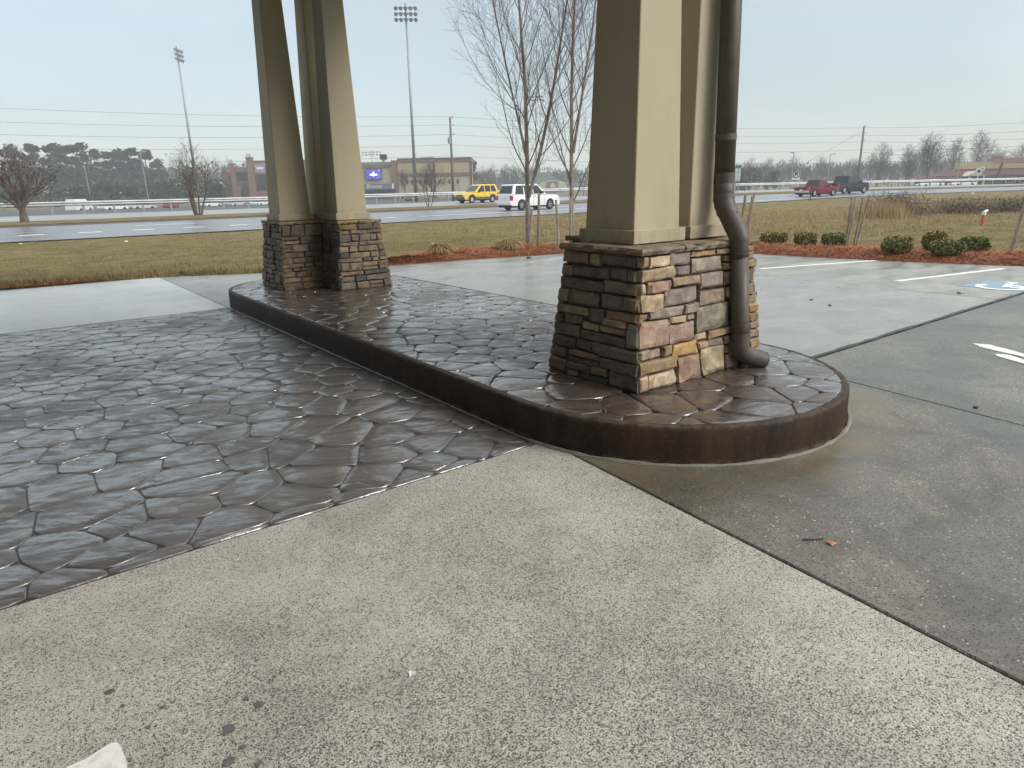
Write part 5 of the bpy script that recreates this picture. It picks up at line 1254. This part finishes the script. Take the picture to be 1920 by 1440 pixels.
def text(name, body, size, mat, parent, loc, rot, shear=0.0, align='CENTER'):
    c = bpy.data.curves.new(name, 'FONT'); c.body = body; c.size = size; c.align_x = align; c.align_y = 'CENTER'; c.extrude = .01; c.shear = shear; c.materials.append(mat)
    tmp = bpy.data.objects.new('lettering', c); me = bpy.data.meshes.new_from_object(tmp); bpy.data.objects.remove(tmp)
    o = bpy.data.objects.new(name, me); COL.objects.link(o); o.parent = parent; o.location = loc; o.rotation_euler = rot; return o
sg = thing('road_sign', 'round white and black traffic sign with a small plate above the red pickup', 'traffic sign', (83.0, 48.5, hgt(83, 48.5)), -1.03)
m = MB(); m.tube([(0, 0, -.4), (0, 0, 1.75)], .04, 6); m.build('post', MT['steel_dark'], sg)
ring = lambda r_, y, z: [(r_ * math.cos(6.283 * i / 20), y, z + r_ * math.sin(6.283 * i / 20)) for i in range(20)]
def disc(nm, r_, y, z, mat): m = MB(); m.add(ring(r_, y, z) + ring(r_, y + .015, z), [tuple(range(20)), tuple(reversed(range(20, 40)))] + [(i, (i + 1) % 20, 20 + (i + 1) % 20, 20 + i) for i in range(20)]); m.build(nm, mat, sg)
zc_ = 1.95; disc('sign_face', .46, -.03, zc_, MT['white_line']); disc('sign_ring', .43, -.05, zc_, simple('dark_red_ring', (.09, .03, .035), .5)); disc('sign_centre', .33, -.07, zc_, MT['white_line'])
m = MB(); m.box((-.17, -.105, zc_ - .02), (.17, -.09, zc_ + .24)); m.box((-.16, -.105, zc_ - .22), (-.05, -.09, zc_ - .02)); m.box((.05, -.105, zc_ - .16), (.16, -.09, zc_ - .02)); m.build('sign_symbol', MT['black'], sg)
m = MB(); m.box((-.48, -.04, 1.28), (-.02, -.02, 1.52)); m.box((.02, -.04, 1.28), (.48, -.02, 1.52)); m.build('sign_plate', MT['white_line'], sg)
sp = thing('twin_post_sign', 'small green topped sign on two white legs just right of the downspout', 'traffic sign', (72.7, 50.0, hgt(72.7, 50)), -.95)
m = MB(); m.prism([(-.30, -.03), (-.02, -.03), (-.02, .03), (-.30, .03)], 1.3, 2.75); m.prism([(.02, -.03), (.30, -.03), (.30, .03), (.02, .03)], 1.3, 2.75); m.build('white_leg', simple('pale_leg', (.55, .57, .58), .5), sp)
m = MB(); m.tube([(-.12, 0, -.3), (-.16, 0, 1.3)], .05, 6); m.tube([(.12, 0, -.3), (.16, 0, 1.3)], .05, 6); m.build('post', MT['steel_dark'], sp)
m = MB(); m.box((-.32, -.05, 2.76), (.32, -.03, 3.10)); m.build('sign_face', simple('green_sign', (.05, .14, .11), .5), sp)
m = MB(); m.box((-.22, -.07, 3.12), (.22, -.05, 3.42)); m.build('top_plate', MT['white_line'], sp)

# ------------------------------------------------------------------ buildings beyond the highway
MT['brick'] = simple('red_brick', (0.215, 0.115, 0.078), 0.85, var=.25, vscale=1.5)
MT['brick_dark'] = simple('brown_brick', (0.105, 0.062, 0.050), 0.85, var=.2, vscale=1.5)
MT['tan'] = simple('tan_block', (0.40, 0.325, 0.205), 0.85, var=.1, vscale=.6)
MT['tan_low'] = simple('tan_block_low', (0.40, 0.34, 0.235), 0.85, var=.1, vscale=.6)
MT['opening'] = simple('dark_opening', (0.020, 0.020, 0.024), 0.6)
MT['roof_green'] = simple('green_roof', (0.045, 0.095, 0.085), 0.6)
MT['maroon'] = simple('maroon_shingle', (0.085, 0.022, 0.026), 0.8)
# brick stadium front: local x to the right, front face on y = 0, looking at the highway
k = .148
def bx_(parent, name, x0, x1, z0, z1, mat, y0=0.0, y1=4.0): m = MB(); m.box((x0, y0, z0), (x1, y1, z1)); return m.build(name, mat, parent)
st = thing('brick_stadium', 'red brick stadium front with towers and arched gateway left of the far pillar', 'building', (52.71, 200.9, -.6), R(-36.4))
def sx(px): return (px - 420) * k
w_ = bx_(st, 'wall', sx(452), sx(477) - .02, 0, 9.0, MT['brick'], 0, 6)
for a, b, z in ((446, 452, 9.7), (477, 487, 11.2)):
    t_ = bx_(st, 'tower', sx(a), sx(b), 0, z, MT['brick'], -.5, 1.2)
    bx_(t_, 'lantern', sx(a) + .15, sx(b) - .15, z + .25, z + 1.2, simple('lantern_glass', (.45, .52, .55), .4), -.35, .6); bx_(t_, 'tower_cap', sx(a) - .1, sx(b) + .1, z + .002, z + .25, MT['brick_dark'], -.6, 1.3)
bx_(st, 'wall', sx(487) + .02, sx(640), 0, 10.6, MT['brick'], .3, 6)
bx_(st, 'banner', sx(489), sx(512), 7.4, 9.8, simple('purple_banner', (.34, .24, .34), .7), .10, .28)
bx_(st, 'banner_strip', sx(493), sx(506), 8.3, 8.9, MT['white_line'], .04, .09)
bx_(st, 'window', sx(490), sx(512), 2.8, 6.9, MT['opening'], .18, .29)
bx_(st, 'window', sx(455), sx(475), 5.3, 7.7, MT['opening'], -.10, -.01)
bx_(st, 'railing', sx(455), sx(475), 4.3, 5.2, simple('green_rail', (.06, .08, .075), .6), -.16, -.02)
m = MB(); xa, xb = sx(460), sx(474); zc_ = 2.9
arc = [(xa, 0), (xb, 0), (xb, zc_)] + [((xa + xb) / 2 + (xb - xa) / 2 * math.cos(a), zc_ + 1.0 * math.sin(a)) for a in np.linspace(0, math.pi, 10)] + [(xa, zc_)]
m.add([(x, -.14, z) for x, z in arc] + [(x, -.01, z) for x, z in arc], [tuple(range(len(arc))), tuple(reversed(range(len(arc), 2 * len(arc))))] + [(i, len(arc) + i, len(arc) + (i + 1) % len(arc), (i + 1) % len(arc)) for i in range(len(arc))]); m.build('arched_gate', MT['opening'], st)
bx_(st, 'wall', sx(439), sx(446) - .02, 0, 6.9, MT['brick_dark'], .6, 5); bx_(st, 'side_block', sx(423), sx(439), 4.6, 7.9, MT['brick'], 2, 6)
for x in (429, 436): bx_(st, 'pier', sx(x), sx(x + 2), 0, 4.6, MT['brick_dark'], 2.2, 3)
bx_(st, 'low_wall', sx(404), sx(446) - .05, 0, 2.2, MT['brick'], -2, -1.4)
bx_(st, 'pergola_beam', sx(402), sx(423) - .02, 5.5, 5.9, MT['black'], 0, 5); bx_(st, 'pergola_post', sx(403), sx(404.5), 2.2, 5.48, MT['black'], 0, .3); bx_(st, 'pergola_post', sx(419), sx(421), 2.2, 5.48, MT['black'], 0, .3)
# tan building with brick bands and a blue screen
k2 = .132
tb = thing('tan_building', 'long tan building with brick bands, small windows and a blue screen', 'building', (70.39, 161.9, -.6), R(-36.84))
def tx(px): return (px - 640) * k2
def tz(y, px): return (352 + .02 * (960 - px) - y) * k2 + 2.2
bx_(tb, 'wall', tx(600), tx(741.5), 0, 7.35, MT['tan'], 0, 14)
bx_(tb, 'brick_band', tx(600), tx(741.5), 7.352, 8.1, MT['brick'], -.12, 14)
bx_(tb, 'roof', tx(610), tx(740), 8.102, 8.9, simple('grey_green_roof', (.16, .20, .18), .7), 3, 12)
bx_(tb, 'pilaster', tx(741.6), tx(751.5), 0, 9.1, MT['brick'], -.35, 14)
bx_(tb, 'corner_shade', tx(751.6), tx(753.4), 0, 8.3, MT['brick_dark'], -.2, 10)
bx_(tb, 'wall', tx(753.5), tx(888), 0, 5.10, MT['tan_low'], 0, 14)
bx_(tb, 'brick_band', tx(753.5), tx(888), 5.102, 6.0, MT['brick'], -.1, 14)
bx_(tb, 'upper_wall', tx(753.5), tx(888), 6.002, 8.55, MT['tan'], 0, 14)
bx_(tb, 'parapet', tx(753.5), tx(890), 8.552, 9.35, MT['brick'], -.15, 14); bx_(tb, 'coping', tx(753), tx(890.5), 9.352, 9.5, MT['brick_dark'], -.25, 14.1)
for a, b in ((783.5, 786.5), (819, 822.5), (888.1, 891)): bx_(tb, 'pilaster', tx(a), tx(b), 0, 8.54, MT['brick_dark'], -.24, 1)
for a in (758, 767.6, 777, 792.7, 802.2, 812.3, 828, 846.2, 861.8):
    f_ = bx_(tb, 'window', tx(a), tx(a + 4.2), 3.42, 4.42, simple('win_frame', (.30, .26, .19), .7), -.07, -.002)
    bx_(f_, 'pane', tx(a) + .08, tx(a + 4.2) - .08, 3.50, 4.34, MT['opening'], -.09, -.072)
for a, b in ((822, 834), (868, 884)): bx_(tb, 'pale_panel', tx(a), tx(b), 1.6, 4.5, simple('pale_panel', (.42, .40, .33), .8), -.06, -.003)
for a, b in ((757, 762), (775, 782)): bx_(tb, 'door', tx(a), tx(b), .05, 1.0, MT['opening'], -.06, -.002)
for a in (763, 766, 870): bx_(tb, 'vent_box', tx(a), tx(a + 1.2), .9, 1.4, MT['tan_low'], -.2, -.01)
scn = bx_(tb, 'screen_frame', tx(693.5), tx(723.4), 4.75, 7.20, MT['black'], -.5, -.02)
def screen_mat():
    t = NT('led_screen'); n = t.noise(.8, 4, .6)
    c = t.mix(t.rng(n, .35, .65), (.03, .035, .22), (.10, .07, .40)); c = t.mix(t.rng(t.noise(1.3, 3, .6, vec=t.map((1, 1, 1), loc=(4, 2, 8))), .6, .72), c, (.42, .10, .30))
    t.fin(c, .4); t.set(t.b.inputs['Emission Color'], c); t.b.inputs['Emission Strength'].default_value = .7; return t.m
bx_(scn, 'screen', tx(694.3), tx(722.6), 4.86, 7.10, screen_mat(), -.53, -.502)
wm = NT('screen_white'); wm.fin((.8, .8, .85)); wm.b.inputs['Emission Color'].default_value = (.9, .9, 1, 1); wm.b.inputs['Emission Strength'].default_value = .5
m = MB(); cxs = tx(708.8); zs = 5.85
m.box((cxs - .92, -.56, zs - .22), (cxs + .92, -.54, zs + .22)); m.add([(cxs - .34, -.56, zs + .23), (cxs + .34, -.56, zs + .23), (cxs, -.56, zs + .85)], [(0, 1, 2)]); m.add([(cxs - .3, -.56, zs - .23), (cxs + .3, -.56, zs - .23), (cxs, -.56, zs - .52)], [(0, 1, 2)])
m.add([(tx(718.6), -.56, 6.75), (tx(720.4), -.56, 6.75), (tx(719.9), -.56, 7.0), (tx(719.2), -.56, 7.0)], [(0, 1, 2, 3)]); m.build('screen_logo', wm.m, scn)
bn = bx_(tb, 'banner', tx(687), tx(745), 2.45, 3.70, simple('slate_blue_banner', (.13, .155, .24), .7), -.9, -.6)
text('banner_lettering', 'Braves', 1.45, simple('pinkish_white', (.70, .55, .60), .7), bn, (tx(708), -.93, 3.1), (math.pi / 2, 0, 0), .35)
bx_(bn, 'banner_end', tx(742), tx(745.5), 2.5, 3.72, MT['white_line'], -.95, -.905)
bx_(tb, 'awning', tx(686), tx(748), 1.95, 2.35, MT['opening'], -1.6, -.02); bx_(tb, 'shopfront', tx(687), tx(740), .05, 1.9, simple('shopfront_grey', (.16, .165, .165), .5), -.2, -.01); bx_(tb, 'shopfront_band', tx(687), tx(740), 1.15, 1.4, simple('pale_band', (.4, .42, .42), .5), -.26, -.21)
bx_(tb, 'plant_unit', tx(716.5), tx(728), 9.55, 10.75, MT['black'], 4, 6); bx_(tb, 'plant_base', tx(720), tx(724), 8.9, 9.54, MT['steel_dark'], 4.2, 5.6)
for a, b in ((795, 806), (807, 818)): bx_(tb, 'roof_unit', tx(a), tx(b), 9.5, 9.85, simple('roof_unit', (.36, .36, .32), .7), 3, 6)
# small green roofed pavilion with a rounded sign gable
gp = thing('green_roofed_pavilion', 'small cream pavilion with green roof glimpsed between the bare trees', 'building', (128.0, 164.5, -.6), R(-40))
k3 = .16
bx_(gp, 'wall', 0, 14.5, 0, 2.6, simple('cream_wall', (.42, .40, .28), .8), 1, 9)
m = MB(); m.add([(-1, 0, 2.62), (15.5, 0, 2.62), (15.5, 10, 2.62), (-1, 10, 2.62), (4, 5, 6.4), (9, 5, 6.4)], [(0, 1, 5, 4), (1, 2, 5), (2, 3, 4, 5), (3, 0, 4), (3, 2, 1, 0)]); m.build('roof', MT['roof_green'], gp)
m = MB(); arc = [(7.0, 1.6), (14.8, 1.6), (14.8, 2.9)] + [(10.9 + 3.9 * math.cos(a), 2.9 + 1.1 * math.sin(a)) for a in np.linspace(.1, 3.04, 10)] + [(7.0, 2.9)]
m.add([(x, -.3, z) for x, z in arc] + [(x, .0 - .01, z) for x, z in arc], [tuple(range(len(arc))), tuple(reversed(range(len(arc), 2 * len(arc))))] + [(i, len(arc) + i, len(arc) + (i + 1) % len(arc), (i + 1) % len(arc)) for i in range(len(arc))]); gb = m.build('sign_gable', simple('cream_gable', (.47, .45, .31), .8), gp)
bx_(gb, 'sign_panel', 9.0, 12.6, 1.8, 3.7, simple('mauve_panel', (.20, .13, .14), .7), -.36, -.31)
m = MB(); m.add([(10.0, -.4, 2.0), (12.0, -.4, 2.0), (11.5, -.4, 2.9), (10.9, -.4, 3.4), (10.5, -.4, 2.9)], [(0, 1, 2, 3, 4)]); m.build('sign_emblem', simple('pale_pink', (.62, .48, .52), .7), gb)
# red roofed restaurant at the right edge
rb = thing('red_roofed_building', 'maroon roofed building with tan fascia at the right edge of the view', 'building', (168.5, 69.0, -.4), R(-53))
k4 = .12
def qx(px): return (px - 1760) * k4
bx_(rb, 'wall', qx(1790), qx(2060), 0, 2.6, simple('brown_wall', (.10, .06, .05), .8), 0, 16)
m = MB(); m.add([(qx(1776), -1.2, 2.1), (qx(2070), -1.2, 2.1), (qx(2070), 17, 2.1), (qx(1776), 17, 2.1), (qx(1846), 7, 4.35), (qx(2060), 7, 4.35)], [(0, 1, 5, 4), (1, 2, 5), (2, 3, 4, 5), (3, 0, 4), (3, 2, 1, 0)]); m.build('roof', MT['maroon'], rb)
bx_(rb, 'fascia', qx(1841), qx(2060), 4.0, 5.5, simple('tan_fascia', (.50, .38, .20), .7), 5, 9)
m = MB(); m.add([(qx(1832), -3.2, 2.45), (qx(1864), -3.2, 2.45), (qx(1849), -3.2, 3.55), (qx(1832), 3, 2.45), (qx(1864), 3, 2.45), (qx(1849), 3, 3.55)], [(0, 1, 2), (0, 3, 4, 1), (1, 4, 5, 2), (2, 5, 3, 0)]); m.build('entrance_gable', simple('cream_gable2', (.55, .47, .35), .7), rb)
for a in (1836, 1859): bx_(rb, 'porch_column', qx(a), qx(a + 3), 0, 2.44, MT['white_line'], -3.0, -2.7)
for a, b in ((1870, 1880), (1886, 1898), (1904, 1920), (1926, 1945)): 
    f_ = bx_(rb, 'window', qx(a), qx(b), .9, 2.0, MT['white_line'], -.08, -.002); bx_(f_, 'pane', qx(a) + .12, qx(b) - .12, 1.0, 1.9, MT['opening'], -.11, -.082)
fc = thing('forecourt_canopy', 'pinkish red canopy on one bent leg before the red roofed building', 'canopy', (171.0, 55.5, -.4), R(-55))
bx_(fc, 'canopy_deck', 1.6, 14, 5.0, 6.0, simple('faded_red', (.38, .16, .13), .6), 0, 6); m = MB(); m.tube([(.9, 1, 0), (1.6, 1, 3.6), (2.0, 1, 5.0)], .22, 8); m.build('canopy_leg', MT['post_dark'], fc)
m = MB(); m.tube([(9.9, 1, 0), (9.9, 1, 5.0)], .2, 8); m.build('canopy_leg', MT['post_dark'], fc)
rs = thing('round_shop_sign', 'white round scrolled sign on a post before the red roofed building', 'sign', (143.4, 48.6, hgt(143.4, 48.6)), R(-58))
m = MB()
for (x, z, r_) in ((0, 2.95, .55), (.5, 3.35, .40), (-.45, 2.55, .35)):
    N = 18; v = []
    for q_ in (r_, r_ * .55):
        for yy in (-.06, .06): v += [(x + q_ * math.cos(6.283 * i / N), yy, z + q_ * math.sin(6.283 * i / N)) for i in range(N)]
    m.add(v, [(i, (i + 1) % N, 2 * N + (i + 1) % N, 2 * N + i) for i in range(N)] + [(i, N + i, N + (i + 1) % N, (i + 1) % N) for i in range(N)])
m.build('scroll_face', MT['white_line'], rs); m = MB(); m.tube([(.0, 0, -.3), (0, 0, 2.6)], .07, 6); m.build('post', MT['white_line'], rs)
bx_(rs, 'back_plate', -.5, .5, 2.6, 3.4, MT['opening'], .08, .12)

# ------------------------------------------------------------------ trees and woods far behind
def polar(b, d): return d * math.sin(R(b)), d * math.cos(R(b))
def pine_meshes(seed):
    r = random.Random(seed); g_ = np.random.default_rng(seed); m = MB(); H = 1.0
    m.tube([(0, 0, 0), (.006, .004, .5), (-.004, .008, .96)], [.018, .013, .004], 6)
    C = []
    for i in range(24):
        z = r.uniform(.26, .98); rad = .17 * (1.12 - z) / .6 + .03; a = r.uniform(0, 6.28); q_ = rad * r.uniform(.2, 1); c = np.array([math.cos(a) * q_, math.sin(a) * q_, z])
        m.tube([(0, 0, z - .05), tuple(c)], [.005, .002], 4)
        k = 95; u = g_.normal(0, 1, (k, 3)); u /= np.linalg.norm(u, axis=1)[:, None]; u *= g_.uniform(.3, 1, k)[:, None]; C.append(c + u * np.array([.105, .105, .070]) * r.uniform(.7, 1.25))
    return m.mesh('trunk', MT['bark_far']), quad_cloud('crown', leaf_quads(np.concatenate(C), .040, seed), MT['pine_leaf'], False)
def bush_mesh(seed, mat, n=900):
    g_ = np.random.default_rng(seed); C = []
    for i in range(7):
        c = np.array([g_.uniform(-.32, .32), g_.uniform(-.32, .32), g_.uniform(.2, .72)]); k = n // 7; u = g_.normal(0, 1, (k, 3)); u /= np.linalg.norm(u, axis=1)[:, None]; u *= g_.uniform(.5, 1, k)[:, None]; C.append(c + u * np.array([.27, .27, .26]) * g_.uniform(.7, 1.1))
    c = np.concatenate(C); c[:, 2] = np.clip(c[:, 2], .0, 1.0)
    m = MB(); m.tube([(0, 0, 0), (.02, 0, .4)], [.03, .012], 5)
    return m.mesh('trunk', MT['bark_far']), quad_cloud('crown', leaf_quads(c, .075, seed), mat, False)
BARE = [dict(seg=6, wig=.05, lift=.03, tip=.25, kids=11, ang=(25, 55), len=.42, shr=.4, rk=.5, **{'from': .25}),
        dict(seg=5, wig=.14, lift=.05, tip=.3, kids=8, ang=(25, 55), len=.20, shr=.4, rk=.55, rmin=.0042, **{'from': .15}),
        dict(seg=3, wig=.16, lift=.04, tip=.5, kids=5, ang=(25, 55), len=.10, shr=.3, rk=.6, rmin=.0030, **{'from': .2}), dict(seg=2, wig=.15, tip=.7, rmin=.0022)]
def bare_meshes(seed):
    r = random.Random(seed); L = []; grow(L, Vector((0, 0, 0)), Vector((0, 0, 1)), .92, .022, 0, r, BARE); grow(L, Vector((0, 0, .2)), Vector((.25, .2, 1)), .6, .014, 0, r, BARE)
    m = MB(); [m.tube(p, q_, 6, caps=False) for p, q_, l in L if l == 0]
    return m.mesh('trunk', MT['bark_far'], True), tubes([l for l in L if l[2] > 0], 3).mesh('crown', MT['twig_far'], True)
PINES = [pine_meshes(s) for s in (301, 302, 303, 304)]; BARES = [bare_meshes(s) for s in (311, 312, 313)]
EVER = [bush_mesh(s, MT['evergreen']) for s in (321, 322)]; SCRUB = [bush_mesh(s, MT['brush']) for s in (331, 332)]
tr_ = random.Random(77)
def far_tree(kind, meshes, b, d, h, wide, label, group, z=-.6):
    x, y = polar(b, d); t = thing(kind, label, 'tree' if 'tree' in kind or 'pine' in kind else 'shrub', (x, y, z), tr_.uniform(0, 6.28), group); t.scale = (h * wide, h * wide, h)
    a, c = meshes; ob('trunk', a, t); ob('crown', c, t)
for b, d, h in ((.8, 290, 13), (2.2, 300, 16), (3.2, 285, 15.6), (4.4, 300, 16.4), (5.3, 290, 15.2), (6.1, 285, 15.8), (6.9, 300, 15.8), (7.7, 290, 13.5), (8.5, 300, 15.5), (9.2, 295, 14.6), (10.0, 290, 14.6), (10.8, 300, 12.5), (-1.0, 300, 15), (-2.6, 295, 15.5), (-4.5, 300, 15)):
    far_tree('pine_tree', tr_.choice(PINES), b, d - 30, h * 1.12 + tr_.uniform(-.6, .6), tr_.uniform(.85, 1.1), 'tall dark pine in the wood beyond the left end of the guardrail', 'pines in the left wood')
for b in np.arange(-3, 17.5, 1.15): far_tree('bare_tree', tr_.choice(BARES), b + tr_.uniform(-.4, .4), 270 + tr_.uniform(-20, 30), tr_.uniform(8.5, 12.0), .85, 'grey leafless tree among the pines of the left wood', 'leafless trees in the left wood')
for b in np.arange(-2, 13.6, .95): far_tree('evergreen_shrub', tr_.choice(EVER), b + tr_.uniform(-.3, .3), 195 + tr_.uniform(-12, 15), tr_.uniform(4.2, 6.6), 1.35, 'dark evergreen shrub at the foot of the left wood', 'evergreen shrubs below the left wood')
for b in np.arange(-2, 14.0, 1.3): far_tree('brown_shrub', tr_.choice(SCRUB), b + tr_.uniform(-.4, .4), 180 + tr_.uniform(-8, 8), tr_.uniform(1.6, 2.6), 1.9, 'low brown scrub bush before the left wood', 'brown scrub before the left wood')
far_tree('evergreen_tree', EVER[0], 14.6, 175, 5.4, .95, 'dark evergreen tree beside the brick stadium pergola', None)
far_tree('bare_tree', BARES[1], 15.3, 165, 3.6, 1.3, 'small bare tree in front of the low brick stadium wall', None)
far_tree('bare_tree', BARES[2], 16.6, 170, 3.8, 1.0, 'small bare tree left of the arched stadium gateway', None)
far_tree('bare_tree', BARES[0], 31.0, 140, 6.5, .8, 'slender bare tree before the tan building windows', None)
far_tree('bare_tree', BARES[1], 28.8, 140, 5.6, .7, 'bare tree beside the tall floodlight pole base', None)
for b in np.arange(33.8, 46, 1.0): far_tree('bare_tree', tr_.choice(BARES), b + tr_.uniform(-.3, .3), 250 + tr_.uniform(-20, 30), tr_.uniform(7, 9.5), 1.0, 'grey leafless tree in the wood behind the near bare trees', 'leafless trees in the middle wood')
far_tree('pine_tree', PINES[1], 34.4, 240, 11.0, .8, 'dark pine just right of the tan building', None)
for b, d, h in ((54.2, 190, 8.2), (55.6, 195, 7.4), (56.4, 200, 7.2), (57.8, 205, 6.2)): far_tree('evergreen_tree', tr_.choice(EVER), b, d, h, .8, 'dark rounded evergreen tree behind the guardrail right of the downspout', 'evergreens right of the downspout')
for b in np.arange(53.5, 67, .85): far_tree('bare_tree', tr_.choice(BARES), b + tr_.uniform(-.3, .3), 225 + tr_.uniform(-20, 30), tr_.uniform(6.0, 8.8), 1.15, 'grey leafless tree in the wood behind the pickup trucks', 'leafless trees behind the pickups')
far_tree('bare_tree', BARES[0], 65.2, 190, 9.3, .75, 'bare tree right of the utility pole behind the blue pickup', None)
far_tree('bare_tree', BARES[2], 67.2, 175, 6.3, 1.2, 'broad dark bare tree left of the tallest right-hand tree', None)
far_tree('bare_tree', BARES[1], 68.3, 180, 10.2, 1.0, 'tallest broad bare tree left of the red roofed building', None)
for b in np.arange(67, 80, .95): far_tree('bare_tree', tr_.choice(BARES), b + tr_.uniform(-.3, .3), 225 + tr_.uniform(-15, 40), tr_.uniform(7.5, 12.5), 1.0, 'pale leafless tree in the wood behind the red roofed building', 'leafless trees behind the red roof')
# the wood beyond reads as one mass
g_ = np.random.default_rng(91); k = 70000; bb = R(1) * g_.uniform(-14, 86, k); dd = g_.uniform(310, 390, k); X, Y = dd * np.sin(bb), dd * np.cos(bb)
top = np.array([8.0 + 3.2 * mnoise.noise((x * .035, y * .035, 3)) + 2.0 * mnoise.noise((x * .12, y * .12, 5)) for x, y in zip(X, Y)]) + np.where(bb < R(17), 4.5, 0)
Z = -.6 + np.maximum(top, 2) * g_.uniform(0, 1, k) ** .75; L = g_.uniform(.8, 2.4, k); ww = np.where(g_.random(k) < .35, g_.uniform(.5, 1.1, k), g_.uniform(.07, .22, k))
a = g_.uniform(0, 6.28, k); P = np.stack([X, Y, Z], 1); s = np.stack([np.cos(a), np.sin(a), np.zeros(k)], 1) * ww[:, None] / 2; v = np.stack([g_.normal(0, .35, k), g_.normal(0, .35, k), np.ones(k)], 1) * L[:, None]
tri_cloud('far_woods', np.stack([P - s, P + s, P + v], 1), MT['woods'], kind='stuff')

# ------------------------------------------------------------------ moist winter air
hz = MB(); hz.box((-640, -300, -2.2), (680, 700, 34)); t = NT('winter_haze'); t.t.nodes.remove(t.b)
pv = t.n('ShaderNodeVolumePrincipled', {'Color': (0.86, 0.90, 0.93, 1), 'Density': 0.0010, 'Anisotropy': 0.0})
t.t.links.new(pv.outputs[0], t.out.inputs['Volume'])
hz.build('haze', t.m, kind='stuff')
